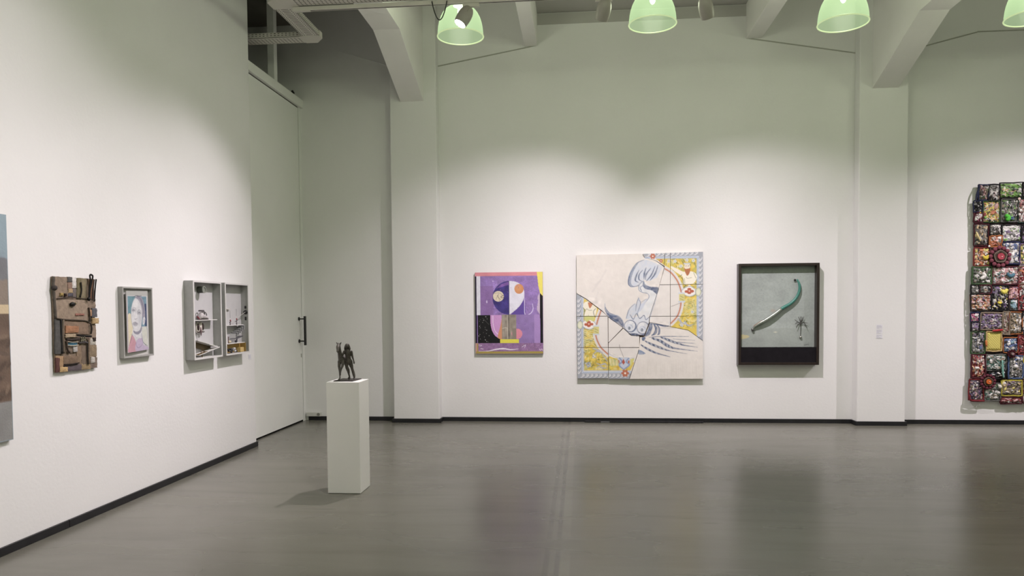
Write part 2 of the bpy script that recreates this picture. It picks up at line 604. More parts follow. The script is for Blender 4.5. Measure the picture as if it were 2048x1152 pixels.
SPOTS = [
    (-1.10, TRY, (-1.165, 7.60, 4.60), (-3.55, 6.4, .2), 'bright track spotlight in front of the glass shade nearest the tall door', 1.0, 100, .3),
    (.255, TRY, (.255, 7.60, 4.60), (-.95, 10.2, .5), 'egg spotlight seen from behind between the first two green shades', 1.0, 100, .3),
    (1.265, TRY, (1.265, 7.60, 4.575), (2.7, 10.2, .5), 'egg spotlight seen from behind between the middle and third green shades', 1.0, 100, .3),
    (6.55, TRY, (6.55, 7.60, 4.60), (5.5, 10.2, .45), 'egg spotlight aimed at the patchwork hanging', 1.15, 100, .3),
    (-.6, 4.6, (-.6, 4.60, 4.58), (-3.78, 4.5, .8), 'egg spotlight aimed at the landscape canvas and the brown relief', .62, 100, .3),
    (1.2, 4.6, (1.2, 4.60, 4.58), (-3.78, 1.5, 1.5), 'unseen egg spotlight added to light the near end of the long white wall', .5, 100, .3),  # unseen spot, added for light bounced off the near wall
]
for s in SPOTS:
    spotlight(*s)
# loose power cord that loops below the track next to the bright spot
cord = [(-1.50 + .155 * t, TRY - .03, 4.75 - .19 * math.sin(math.pi * t) ** .8) for t in np.linspace(0, 1, 17)]
tag(MB().tube(cord, .006, 8).build('looped_cord_run', M_CORD, smooth=True), 'thin grey power cord looping below the track beside the bright spotlight', 'cord')
cord = [(.70 + .075 * t, TRY - .02, 4.80 - .115 * math.sin(math.pi * t) ** .8) for t in np.linspace(0, 1, 17)]
tag(MB().tube(cord, .005, 8).build('looped_cord_run', M_CORD, smooth=True), 'thin grey power cord looping in front of the second green shade', 'cord')

# ---------------------------------------------------------------- pendant lamps


def shade_material():
    m = bpy.data.materials.new('green_prismatic_shade')
    m.cycles.emission_sampling = 'NONE'
    m.use_nodes = True
    nt = m.node_tree
    L = nt.links.new
    N = nt.nodes.new
    b = nt.nodes['Principled BSDF']
    out = nt.nodes['Material Output']
    b.inputs['Base Color'].default_value = (.020, .030, .016, 1)
    b.inputs['Specular IOR Level'].default_value = .25
    b.inputs['Roughness'].default_value = .25
    b.inputs['Emission Color'].default_value = (.66, .92, .54, 1)
    b.inputs['Emission Strength'].default_value = PEND_GLOW
    tc = N('ShaderNodeTexCoord')
    w = N('ShaderNodeTexWave')
    w.wave_type = 'BANDS'
    w.bands_direction = 'Z'
    w.inputs['Scale'].default_value = 30.
    L(tc.outputs['Object'], w.inputs['Vector'])
    bp = N('ShaderNodeBump')
    bp.inputs['Strength'].default_value = .25
    bp.inputs['Distance'].default_value = .004
    L(w.outputs['Fac'], bp.inputs['Height'])
    L(bp.outputs['Normal'], b.inputs['Normal'])
    tr = N('ShaderNodeBsdfTransparent')
    tr.inputs['Color'].default_value = (.92, 1.0, .86, 1)
    tl = N('ShaderNodeBsdfTranslucent')
    tl.inputs['Color'].default_value = (.085, .110, .070, 1)
    ad = N('ShaderNodeAddShader')
    L(b.outputs[0], ad.inputs[0])
    L(tl.outputs[0], ad.inputs[1])
    mx = N('ShaderNodeMixShader')
    mx.inputs[0].default_value = .36
    L(tr.outputs[0], mx.inputs[1])
    L(ad.outputs[0], mx.inputs[2])
    L(mx.outputs[0], out.inputs['Surface'])
    return m


M_SHADE = shade_material()
M_RIM = mat('shade_rim', (.10, .13, .07), .3, .5, emit=(.66, .80, .42), estr=.75)
M_BULB = mat('frosted_bulb', (.9, .95, .88), .4, .3, emit=(.80, 1., .66), estr=1.6)


def pendant(x, y, z, label, first=None):
    if first is not None:
        o = copy_tree(first)
        o.location = (x, y, z)
        o['label'] = label
        return o
    o = thing('pendant_lamp', (x, y, z), label, 'pendant lamp', 'green glass pendant lamps')
    T = Matrix.Translation((x, y, z))
    prof = [(.250, 0), (.2475, .05), (.242, .10), (.232, .15), (.216, .20), (.193, .245), (.162, .283), (.122, .31), (.075, .325)]
    MB().lathe(prof, 48, T).build('shade', M_SHADE, o, smooth=True)
    ring = [(.250 + .007 * math.cos(a), .007 * math.sin(a)) for a in np.linspace(0, 2 * math.pi, 9)]
    MB().lathe(ring, 48, T).build('rim', M_RIM, o, smooth=True)
    MB().lathe([(.001, .46), (.06, .46), (.075, .44), (.078, .33), (.05, .315), (.001, .315)], 24, T).build('lamp_holder', mat('holder_grey', (.5, .5, .48), .4, .5), o, smooth=True, auto=.6)
    MB().ball((x, y, z + .265), (.032, .032, .055), 16, 12).build('bulb', M_BULB, o, smooth=True)
    MB().tube([(x, y, z + .45), (x, y, ZC if x < -.6 or x > 2.3 else 5.63)], .006, 8).build('cable', M_TRAY, o)
    ld = bpy.data.lights.new('pendant_light', 'POINT')
    ld.energy = PEND_W
    ld.color = PEND_COL
    ld.shadow_soft_size = .12
    lo = bpy.data.objects.new('pendant_light', ld)
    C.objects.link(lo)
    lo.parent = o
    lo.location = (0, 0, .19)
    return o


PY_ = 8.05
p0 = pendant(-1.283, PY_, 4.555, 'green glass pendant lamp nearest the tall door, partly hidden by a lit spotlight')
pendant(.784, PY_, 4.60, 'green glass pendant lamp above the broken tile painting', p0)
pendant(2.74, PY_, 4.525, 'green glass pendant lamp above the black shadow box', p0)
pendant(4.60, PY_, 4.505, 'green glass pendant lamp cut by the picture edge, nearest the patchwork hanging', p0)
rear_light = None  # unseen rows below are added to raise the ambient light
for j, yy in enumerate((5.2, 2.4, -.4, -3.2)):
    for k, xx in enumerate((-1.25, .75, 2.72, 4.6, 6.6)):
        o = pendant(xx, yy, 4.22 + .05 * ((k * 3 + j * 2) % 5), 'unseen green pendant lamp added for ambient light, %s of the %s row from the back wall' % (('first', 'second', 'third', 'fourth', 'fifth')[k], ('second', 'third', 'fourth', 'fifth')[j]), p0)
        for ch in o.children:
            if ch.type == 'LIGHT':
                if rear_light is None:
                    rear_light = ch.data.copy()
                    rear_light.energy = PEND_REAR_W
                ch.data = rear_light
# ---------------------------------------------------------------- painting helper: draws flat paint into an array, later worn by a fine mesh


def catmull(pts, n=8, closed=False):
    P = [np.array(p, float) for p in pts]
    if len(P) < 3:
        return [tuple(p) for p in P]
    out = []
    m = len(P)
    for i in range(m if closed else m - 1):
        if closed:
            a, b, c, d = P[(i - 1) % m], P[i], P[(i + 1) % m], P[(i + 2) % m]
        else:
            a, b, c, d = P[max(i - 1, 0)], P[i], P[i + 1], P[min(i + 2, m - 1)]
        for k in range(n):
            t = k / n
            out.append(tuple(.5 * ((2 * b) + (c - a) * t + (2 * a - 5 * b + 4 * c - d) * t * t + (3 * b - a - 3 * c + d) * t ** 3)))
    if not closed:
        out.append(tuple(P[-1]))
    return out


class Paint:
    """coordinates run x0..x1 (right), y0..y1 (down)"""

    def __init__(s, x0, y0, x1, y1, step, bg):
        s.x0, s.y0, s.x1, s.y1, s.step = x0, y0, x1, y1, step
        s.w = int(math.ceil((x1 - x0) / step)) + 1
        s.h = int(math.ceil((y1 - y0) / step)) + 1
        s.a = np.zeros((s.h, s.w, 3))
        s.a[:] = lin(bg)
        s.rng = np.random.RandomState(3)
        s.wash = 0.
        G = s.rng.rand(96, 96)
        for _ in range(1):
            G = (G + np.roll(G, 1, 0) + np.roll(G, 1, 1)) / 3
        jj, ii = np.mgrid[0:s.h, 0:s.w] * (step / 11.)
        j0, i0 = jj.astype(int), ii.astype(int)
        v, u = jj - j0, ii - i0
        v, u = v * v * (3 - 2 * v), u * u * (3 - 2 * u)
        q = lambda a, b: G[a % 96, b % 96]
        n = (q(j0, i0) * (1 - u) + q(j0, i0 + 1) * u) * (1 - v) + (q(j0 + 1, i0) * (1 - u) + q(j0 + 1, i0 + 1) * u) * v
        s.wn = np.clip((n - .32) / .36, 0, 1)

    def _win(s, xa, ya, xb, yb):
        i0 = max(0, int((xa - s.x0) / s.step) - 1); i1 = min(s.w, int((xb - s.x0) / s.step) + 3)
        j0 = max(0, int((ya - s.y0) / s.step) - 1); j1 = min(s.h, int((yb - s.y0) / s.step) + 3)
        if i1 <= i0 or j1 <= j0:
            return None
        X, Y = np.meshgrid(s.x0 + np.arange(i0, i1) * s.step, s.y0 + np.arange(j0, j1) * s.step)
        return (slice(j0, j1), slice(i0, i1)), X, Y

    def _mix(s, win, m, col, al):
        m = (m * al)
        if s.wash:
            m = m * (1 - s.wash * s.wn[win])
        m = m[..., None]
        g = .3 * col[0] + .59 * col[1] + .11 * col[2]
        c = np.array(lin([v * .84 + g * .16 for v in col]))
        s.a[win] = s.a[win] * (1 - m) + c * m

    def poly(s, pts, col, al=1., smooth=False):
        if smooth:
            pts = catmull(pts, 8, True)
        p = np.array(pts, float)
        w = s._win(p[:, 0].min(), p[:, 1].min(), p[:, 0].max(), p[:, 1].max())
        if w is None:
            return s
        win, X, Y = w
        ins = np.zeros(X.shape, bool)
        n = len(p)
        for i in range(n):
            xa, ya = p[i]
            xb, yb = p[(i + 1) % n]
            if ya == yb:
                continue
            c = ((ya > Y) != (yb > Y)) & (X < (xb - xa) * (Y - ya) / (yb - ya) + xa)
            ins ^= c
        s._mix(win, ins.astype(float), col, al)
        return s

    def rect(s, x0, y0, x1, y1, col, al=1.):
        return s.poly([(x0, y0), (x1, y0), (x1, y1), (x0, y1)], col, al)

    def ell(s, cx, cy, rx, ry, col, al=1., rot=0., soft=0.):
        r = max(rx, ry) * (1 + soft)
        w = s._win(cx - r, cy - r, cx + r, cy + r)
        if w is None:
            return s
        win, X, Y = w
        c, q = math.cos(rot), math.sin(rot)
        u = ((X - cx) * c + (Y - cy) * q) / rx
        v = (-(X - cx) * q + (Y - cy) * c) / ry
        d = np.sqrt(u * u + v * v)
        m = np.clip((1 + soft - d) / max(soft * 2, s.step / max(rx, ry)), 0, 1)
        s._mix(win, m, col, al)
        return s

    def line(s, pts, wd, col, al=1., smooth=True, n=8):
        if smooth and len(pts) > 2:
            pts = catmull(pts, n)
        p = np.array(pts, float)
        k = len(p)
        ws = np.array([wd] * k if not hasattr(wd, '__len__') else np.interp(np.linspace(0, 1, k), np.linspace(0, 1, len(wd)), wd)) / 2.
        g = ws.max() + s.step
        w = s._win(p[:, 0].min() - g, p[:, 1].min() - g, p[:, 0].max() + g, p[:, 1].max() + g)
        if w is None:
            return s
        win, X, Y = w
        m = np.zeros(X.shape)
        for i in range(k - 1):
            a, b = p[i], p[i + 1]
            d = b - a
            L = d @ d
            if L < 1e-9:
                continue
            t = np.clip(((X - a[0]) * d[0] + (Y - a[1]) * d[1]) / L, 0, 1)
            dist = np.hypot(X - a[0] - t * d[0], Y - a[1] - t * d[1])
            r = ws[i] + t * (ws[i + 1] - ws[i])
            m = np.maximum(m, np.clip((r - dist) / s.step + .5, 0, 1))
        s._mix(win, m, col, al)
        return s

    def noise(s, x0, y0, x1, y1, cell, amt, stretch=(1, 1)):
        """multiplies by smooth random blotches"""
        w = s._win(x0, y0, x1, y1)
        if w is None:
            return s
        win, X, Y = w
        gx = int((x1 - x0) / (cell * stretch[0])) + 4
        gy = int((y1 - y0) / (cell * stretch[1])) + 4
        G = s.rng.rand(gy, gx)
        fx = np.clip((X - x0) / (cell * stretch[0]), 0, gx - 2.001) + .5
        fy = np.clip((Y - y0) / (cell * stretch[1]), 0, gy - 2.001) + .5
        fx = np.minimum(fx, gx - 1.001); fy = np.minimum(fy, gy - 1.001)
        i = fx.astype(int); j = fy.astype(int)
        u = fx - i; v = fy - j
        u = u * u * (3 - 2 * u); v = v * v * (3 - 2 * v)
        val = (G[j, i] * (1 - u) + G[j, i + 1] * u) * (1 - v) + (G[j + 1, i] * (1 - u) + G[j + 1, i + 1] * u) * v
        s.a[win] = np.clip(s.a[win] * (1 + amt * (val - .5) * 2)[..., None], 0, 1)
        return s

    def specks(s, x0, y0, x1, y1, n, size, cols, al=1., asp=1.5):
        for _ in range(n):
            r = size * (.4 + 1.2 * s.rng.rand())
            s.ell(x0 + s.rng.rand() * (x1 - x0), y0 + s.rng.rand() * (y1 - y0), r * asp, r / asp, cols[s.rng.randint(len(cols))], al, s.rng.rand() * 3.14)
        return s

    def sample(s, x, y):
        fx = np.clip((np.asarray(x) - s.x0) / s.step, 0, s.w - 1.001)
        fy = np.clip((np.asarray(y) - s.y0) / s.step, 0, s.h - 1.001)
        i = fx.astype(int); j = fy.astype(int)
        u = (fx - i)[..., None]; v = (fy - j)[..., None]
        a = s.a
        return (a[j, i] * (1 - u) + a[j, i + 1] * u) * (1 - v) + (a[j + 1, i] * (1 - u) + a[j + 1, i + 1] * u) * v


def painted_panel(name, paint, poly, place, thick, material, parent, cell, side_col, relief=None):
    """a slab whose outline is poly (paint coordinates). place(x, y, d) gives the world point d metres proud of the
    wall. The front is a fine grid that carries the paint; edge vertices are pulled onto the outline."""
    p = np.array(poly, float)
    n = len(p)
    x0, y0 = p.min(0)
    x1, y1 = p.max(0)
    nx = max(2, int(round((x1 - x0) / cell)))
    ny = max(2, int(round((y1 - y0) / cell)))
    gx = np.linspace(x0, x1, nx + 1)
    gy = np.linspace(y0, y1, ny + 1)

    def inside(X, Y):
        ins = np.zeros(X.shape, bool)
        for i in range(n):
            xa, ya = p[i]
            xb, yb = p[(i + 1) % n]
            if ya == yb:
                continue
            ins ^= ((ya > Y) != (yb > Y)) & (X < (xb - xa) * (Y - ya) / (yb - ya) + xa)
        return ins
    CX, CY = np.meshgrid((gx[:-1] + gx[1:]) / 2, (gy[:-1] + gy[1:]) / 2)
    keep = inside(CX, CY)
    VX, VY = np.meshgrid(gx, gy)
    cnt = np.zeros(VX.shape, int)
    cnt[:-1, :-1] += keep; cnt[1:, :-1] += keep; cnt[:-1, 1:] += keep; cnt[1:, 1:] += keep
    used = cnt > 0
    rim = used & (cnt < 4)
    # nearest point on the outline for the rim vertices
    bx, by = VX[rim], VY[rim]
    best = np.full(bx.shape, 1e9)
    qx, qy = bx.copy(), by.copy()
    for i in range(n):
        a = p[i]
        d = p[(i + 1) % n] - a
        L = d @ d
        if L < 1e-9:
            continue
        t = np.clip(((bx - a[0]) * d[0] + (by - a[1]) * d[1]) / L, 0, 1)
        ex, ey = a[0] + t * d[0], a[1] + t * d[1]
        dd = np.hypot(ex - bx, ey - by)
        k = dd < best
        best[k] = dd[k]; qx[k] = ex[k]; qy[k] = ey[k]
    VX = VX.copy(); VY = VY.copy()
    VX[rim] = qx; VY[rim] = qy
    idx = -np.ones(VX.shape, int)
    idx[used] = np.arange(used.sum())
    px, py = VX[used], VY[used]
    m = MB()
    rl = relief(px, py) if relief is not None else np.zeros(len(px))
    m.v = [place(a, b, thick + c) for a, b, c in zip(px, py, rl)]
    jj, ii = np.nonzero(keep)
    m.f = [(int(idx[j, i]), int(idx[j + 1, i]), int(idx[j + 1, i + 1]), int(idx[j, i + 1])) for j, i in zip(jj, ii)]
    cols = paint.sample(px, py)
    k = len(m.v)
    for d in (thick, 0.):
        m.v += [place(a, b, d) for a, b in p]
    for i in range(n):
        j = (i + 1) % n
        m.f.append((k + i, k + j, k + n + j, k + n + i))
    m.f.append(tuple(k + n + i for i in range(n)))
    cols = np.concatenate([cols, np.tile(np.array(lin(side_col)), (2 * n, 1))])
    o = m.build(name, material, parent, cols=cols)
    return o


M_OIL = paint_mat('oil_paint', .5, .4, .25, 70.)
M_GLAZE = paint_mat('glazed_paint', .45, .4, .12, 40.)
M_DRAW = paint_mat('drawn_paper', .75, .2, .1, 80.)


def back_place(px0, px1, X0, X1, py0, py1, Z0, Z1):
    """maps paint x to world X and paint y to world Z on the back wall"""
    return lambda a, b, d: (X0 + (a - px0) / (px1 - px0) * (X1 - X0), D - .006 - d, Z0 + (b - py0) / (py1 - py0) * (Z1 - Z0))


def left_place(Y0, Y1, Z0, Z1, off=0.):
    """maps 0..1 across and 0..1 down onto the left wall"""
    return lambda a, b, d: (XL + off + d, Y0 + a * (Y1 - Y0), Z0 + b * (Z1 - Z0))


# ---------------------------------------------------------------- purple abstract painting
def make_purple():
    P = Paint(98, 58, 946, 1078, 2., (148, 122, 182))
    P.noise(98, 58, 946, 1078, 60, .18).noise(98, 58, 946, 1078, 14, .12)
    P.rect(98, 58, 875, 104, (226, 138, 150))
    P.noise(98, 58, 875, 104, 30, .08, (3, 1))
    P.rect(160, 230, 330, 590, (138, 98, 158), .55)
    P.rect(98, 108, 122, 1078, (30, 15, 50))
    P.rect(118, 106, 166, 592, (222, 222, 236))
    P.noise(118, 106, 166, 592, 25, .06)
    # disc: dark blue half and pale half
    th = np.linspace(math.pi / 2, 3 * math.pi / 2, 40)
    P.poly([(524 + 206 * math.cos(t), 378 - 210 * math.sin(t)) for t in th], (66, 54, 138))
    P.poly([(420, 210), (524, 172), (524, 215), (400, 250), (365, 262)], (138, 92, 176), .8)
    P.noise(318, 168, 524, 590, 50, .3).noise(318, 168, 524, 590, 12, .12)
    P.poly(catmull([(524, 168), (600, 176), (668, 212), (708, 275), (716, 345), (690, 430), (620, 520), (530, 586)], 8) + [(524, 586)], (224, 224, 238))
    P.noise(524, 168, 716, 586, 40, .08)
    P.line([(524, 168), (524, 588)], 5, (24, 16, 60))
    P.poly(catmull([(690, 430), (650, 490), (570, 560), (560, 588), (720, 588), (716, 400)], 4), (92, 66, 165), .9)
    P.ell(391, 358, 69, 67, (222, 208, 180))
    P.line([(340, 320), (400, 315), (450, 350)], 5, (110, 90, 80), .7)
    P.line([(360, 400), (385, 350), (405, 420)], 5, (110, 90, 80), .6)
    P.line([(395, 335), (380, 360), (420, 400)], 9, (140, 120, 110), .6)
    P.line([(455, 350), (425, 360), (430, 378), (458, 372)], 7, (60, 50, 60), .9)
    P.ell(650, 268, 58, 62, (214, 140, 88))
    P.ell(640, 255, 40, 40, (226, 160, 104), .6, soft=.4)
    P.line([(706, 285), (716, 420), (722, 585), (790, 575), (822, 520), (815, 455)], [3, 7, 8, 9, 8, 5], (218, 205, 240))
    # right edge
    P.poly([(872, 56), (946, 56), (946, 362), (910, 320), (890, 230)], (238, 224, 92))
    P.poly(catmull([(905, 320), (880, 370), (885, 430), (870, 520), (905, 585), (915, 585), (915, 320)], 5), (206, 186, 206), .85)
    P.poly([(908, 320), (946, 362), (946, 948), (912, 948)], (14, 10, 20))
    # lower half
    P.rect(130, 592, 430, 946, (12, 10, 16))
    P.specks(135, 600, 290, 930, 26, 4, [(200, 200, 200), (150, 150, 150)], .8, 1.3)
    P.line([(190, 630), (250, 690), (270, 710)], 3, (120, 120, 120), .7)
    P.poly([(286, 592), (430, 592), (430, 895)] + catmull([(400, 888), (345, 850), (305, 780), (288, 690)], 6), (208, 150, 212))
    P.line([(320, 600), (322, 700), (345, 790), (385, 835)], 7, (240, 215, 244))
    P.poly(catmull([(430, 640), (410, 740), (378, 860), (400, 890), (432, 895)], 6), (216, 146, 104))
    P.rect(434, 588, 612, 896, (150, 140, 126))
    P.noise(434, 588, 612, 896, 34, .3).noise(434, 588, 520, 896, 10, .15, (1, 8))
    P.rect(436, 592, 470, 700, (170, 160, 146), .6)
    P.line([(519, 590), (519, 896)], 6, (40, 34, 34))
    P.line([(440, 760), (500, 760), (505, 880)], 6, (226, 220, 205), .7)
    P.line([(500, 600), (506, 890)], 8, (196, 188, 172), .7)
    P.rect(612, 590, 840, 946, (146, 118, 182))
    P.noise(612, 590, 840, 946, 50, .12)
    P.rect(836, 590, 910, 946, (172, 138, 204))
    P.ell(620, 828, 68, 66, (232, 140, 160))
    P.rect(560, 760, 613, 896, (140, 130, 118))
    P.rect(408, 896, 646, 946, (230, 220, 66))
    # bottom band
    P.rect(104, 946, 946, 1052, (150, 110, 160))
    P.noise(104, 946, 946, 1052, 30, .2).noise(104, 946, 946, 1052, 8, .14)
    P.line([(140, 1046), (250, 1044), (360, 1022), (450, 1014), (540, 1026), (640, 1018)], [4, 7, 16, 18, 12, 4], (236, 226, 240))
    P.line([(680, 994), (725, 968), (712, 1004)], 6, (224, 210, 230))
    P.specks(650, 960, 930, 1040, 14, 5, [(70, 40, 70), (210, 170, 150), (190, 150, 200)], .8)
    P.line([(165, 1012), (195, 1018)], 7, (236, 226, 240))
    P.line([(900, 1020), (910, 1035), (930, 1020), (936, 1036)], 5, (236, 226, 240))
    P.line([(140, 968), (178, 972), (150, 985)], 5, (220, 205, 228))
    P.rect(98, 946, 134, 1078, (206, 150, 146))
    P.rect(118, 950, 134, 1052, (176, 150, 74))
    P.rect(104, 1050, 946, 1078, (172, 152, 66))
    P.line([(175, 110), (260, 150), (330, 160)], 3, (170, 130, 200), .7)
    P.line([(180, 160), (250, 140), (330, 190), (400, 120)], 4, (150, 110, 190), .6)
    P.ell(245, 425, 8, 20, (205, 190, 225))
    P.ell(325, 168, 9, 5, (225, 210, 235))
    P.specks(170, 110, 900, 580, 60, 5, [(150, 105, 190), (105, 66, 150)], .5, 2.)
    P.specks(620, 600, 830, 940, 30, 5, [(150, 105, 190), (105, 66, 150)], .5, 2.)
    pl = back_place(98, 946, -1.459, -.510, 58, 1078, 2.090, .953)
    o = thing('abstract_painting', (-.985, D, .953), 'purple abstract canvas with a half blue, half white disc and yellow corner', 'painting')
    painted_panel('canvas', P, [(98, 58), (946, 58), (946, 1078), (98, 1078)], pl, .034, M_OIL, o, 4.0, (150, 120, 120))


make_purple()


# ---------------------------------------------------------------- broken tile painting with the blue fish
def make_tiles():
    W_ = (228, 223, 217)
    P = Paint(46, 36, 1080, 1062, 2., W_)
    P.noise(46, 36, 1080, 1062, 110, .025).noise(46, 36, 1080, 1062, 22, .015)
    BL, DB, MB_, LB = (134, 146, 172), (62, 76, 112), (96, 112, 146), (182, 190, 204)
    YE, YD, OL, OR, GR = (226, 198, 78), (214, 172, 52), (176, 180, 100), (200, 112, 82), (168, 172, 186)
    # faint pencil smudges on the blank panel
    for pts in ([(180, 350), (230, 280), (290, 180)], [(200, 300), (260, 250)], [(210, 400), (225, 360)]):
        P.line(pts, 16, (205, 200, 198), .25)
    # ---- yellow fields
    P.poly([(690, 86), (1034, 86), (1034, 720), (955, 668), (815, 640)] + catmull([(840, 600), (885, 540), (910, 450), (905, 350), (880, 275), (830, 200), (775, 150)], 6), YE)
    P.poly([(92, 390), (262, 510)] + catmull([(232, 560), (212, 640), (205, 700), (225, 770), (270, 830), (330, 880), (400, 895), (500, 900)], 6) + [(520, 930), (490, 992), (108, 990)], YE)
    for x0, y0, x1, y1 in ((700, 90, 1030, 650), (96, 400, 250, 985), (110, 850, 490, 985)):
        P.noise(x0, y0, x1, y1, 26, .16)
    rng = np.random.RandomState(5)

    def leaves(x0, y0, x1, y1, n, test, cols=(OL, (150, 160, 84), YD, (238, 226, 150))):
        k = 0
        while k < n:
            x, y = x0 + rng.rand() * (x1 - x0), y0 + rng.rand() * (y1 - y0)
            k += 1
            if not test(x, y):
                continue
            a = rng.rand() * 6.28
            l = 10 + 14 * rng.rand()
            P.line([(x - l * math.cos(a), y - l * math.sin(a)), (x + 4 * math.sin(a), y - 4 * math.cos(a)), (x + l * math.cos(a), y + l * math.sin(a))], [1, 7, 1], cols[rng.randint(len(cols))], .85, n=4)

    def tr(x, y):
        # right-hand field, outside of the red ring
        return x > 915 - abs(y - 400) * .12 - max(0, (250 - y)) * .9 and x < 1030 and y < 640

    def bl(x, y):
        return x > 98 and (x < 205 or (y > 800 and x < 215 + (y - 800) * 1.5)) and y > 400 + (x - 95) * .7 and y < 985
    def blots(x0, y0, x1, y1, n, test):
        for _ in range(n):
            x, y = x0 + rng.rand() * (x1 - x0), y0 + rng.rand() * (y1 - y0)
            if test(x, y):
                P.ell(x, y, 9 + 12 * rng.rand(), 6 + 7 * rng.rand(), ((178, 180, 92), (150, 156, 84), (228, 220, 160), (214, 168, 50))[rng.randint(4)], .55, rng.rand() * 3, .4)
    blots(700, 88, 1030, 640, 230, tr)
    blots(98, 400, 490, 985, 260, bl)
    leaves(700, 88, 1030, 640, 260, tr)
    leaves(98, 400, 490, 985, 330, bl)
    leaves(700, 88, 1030, 640, 120, tr, ((120, 124, 70), (228, 222, 190), (96, 104, 62)))
    leaves(98, 400, 490, 985, 150, bl, ((120, 124, 70), (228, 222, 190), (96, 104, 62)))
    # fish-scale stripes in the fields
    for k in range(9):
        y = 410 + k * 15
        P.line([(925, y + 22), (960, y), (1000, y + 12), (1028, y - 5)], 5, (214, 214, 150), .8)
    for k in range(8):
        y = 655 + k * 17
        P.line([(100, y), (135, y + 14), (170, y), (200, y + 14)], 5, (222, 218, 160), .85)
    # ---- white inside of the broken ring with its red band
    ring_r1 = [(770, 172), (820, 205), (868, 268), (893, 330), (900, 362)]
    ring_r2 = [(898, 448), (892, 490), (868, 555), (818, 610)]
    ring_l1 = [(250, 505), (230, 560), (214, 615)]
    ring_l2 = [(206, 700), (218, 745), (250, 805), (305, 858)]
    for r in (ring_r1, ring_r2, ring_l1, ring_l2):
        P.line(r, 46, W_)
        P.line(r, 32, (190, 200, 214), .6)
        P.line(r, 25, W_)
        P.line(r, 12, (190, 122, 98))
        P.line(r, 6, (216, 142, 112), .8)
    P.poly([(724, 300), (770, 190)] + catmull([(815, 220), (850, 275), (874, 335), (880, 362)], 5) + [(878, 440)] + catmull([(876, 480), (850, 545), (806, 596)], 5) + [(640, 600), (650, 540)], W_)
    P.poly([(305, 548)] + catmull([(262, 520), (246, 570), (232, 620), (226, 700), (240, 745), (270, 795), (318, 842)], 5) + [(400, 870), (540, 880), (560, 700), (430, 640)], W_)
    P.line([(315, 855), (370, 885), (430, 890), (520, 890)], 5, LB, .8)
    # ---- wave border
    for a in ([(590, 47), (1078, 38), (1078, 78), (610, 80)], [(1036, 60), (1078, 40), (1078, 760), (1036, 730)],
              [(48, 364), (96, 392), (96, 1054), (52, 1060)], [(52, 1016), (500, 1012), (482, 1062), (52, 1062)]):
        P.poly(a, (166, 171, 182))
    for a in ([(610, 82), (1036, 80)], [(1034, 80), (1034, 722)], [(98, 396), (98, 1008)], [(98, 1008), (496, 1004)]):
        P.line(a, 14, (214, 222, 232), smooth=False)
        P.line(a, 5, (134, 158, 200), smooth=False)
    for a in ([(700, 90), (1024, 90)], [(1024, 90), (1024, 700)], [(110, 405), (110, 992)], [(110, 994), (488, 992)]):
        P.line(a, 4, (150, 168, 196), .8, smooth=False)

    def wave(x, y, ux, uy, vx, vy):
        q = [(-19, 10), (-6, 8), (7, -2), (13, -10), (4, -15), (-5, -8), (1, -4)]
        P.line([(x + ux * a + vx * b, y + uy * a + vy * b) for a, b in q], [3, 7, 8, 6, 5, 4, 3], (226, 226, 226), n=4)
        P.line([(x + ux * a + vx * (b + 6), y + uy * a + vy * (b + 6)) for a, b in q[:3]], 3, (110, 126, 158), .7, n=4)
    for k in range(11):
        wave(640 + k * 38, 60 - k * .6, 1, 0, 0, 1)
    for k in range(16):
        wave(1057, 100 + k * 40, 0, 1, 1, 0)
    for k in range(16):
        wave(72, 420 + k * 39, 0, 1, 1, 0)
    for k in range(11):
        wave(98 + k * 36, 1038, 1, 0, 0, 1)
    # ---- rosettes, cartouches
    for x, y, r in ((672, 70, 20), (738, 108, 13), (446, 1014, 26)):
        for k in range(6):
            a = k * 1.047
            P.ell(x + r * .7 * math.cos(a), y + r * .7 * math.sin(a), r * .55, r * .45, OR, 1, a)
        P.ell(x, y, r * .35, r * .35, (246, 232, 220))
    for x, y in ((800, 110), (850, 112), (945, 104), (998, 108), (896, 152), (990, 520), (930, 610), (905, 625)):
        for k in range(5):
            a = k * 1.257
            P.ell(x + 9 * math.cos(a), y + 9 * math.sin(a), 7, 5, (214, 220, 224), 1, a)
        P.ell(x, y, 5, 5, (146, 160, 190))
    for cx, cy, sx in ((965, 352, 1), (150, 612, -1)):
        P.poly([(cx - 62, cy), (cx - 40, cy - 26), (cx - 18, cy - 34), (cx, cy - 50), (cx + 22, cy - 32), (cx + 52, cy - 14), (cx + 60, cy + 12), (cx + 20, cy + 40), (cx - 26, cy + 36)], (240, 236, 228), smooth=True)
        P.line(catmull([(cx - 62, cy), (cx - 18, cy - 34), (cx + 22, cy - 32), (cx + 60, cy + 8), (cx + 20, cy + 40), (cx - 26, cy + 36)], 6, True), 4, (140, 160, 190), smooth=False)
        for dx, dy in ((0, 0), (-22, 4), (22, 2), (0, -14), (0, 14)):
            P.ell(cx + dx, cy + dy, 17, 12, (196, 98, 70))
        P.ell(cx, cy, 6, 6, (248, 226, 210))
        P.ell(cx + sx * 72, cy + 8, 24, 34, (206, 208, 176))
        P.ell(cx + sx * 72, cy + 8, 15, 24, (224, 226, 200))
        P.line(catmull([(cx + sx * 72 + 24 * math.cos(t), cy + 8 + 34 * math.sin(t)) for t in np.linspace(0, 6.2, 9)], 4, True), 3, (120, 140, 150), smooth=False)
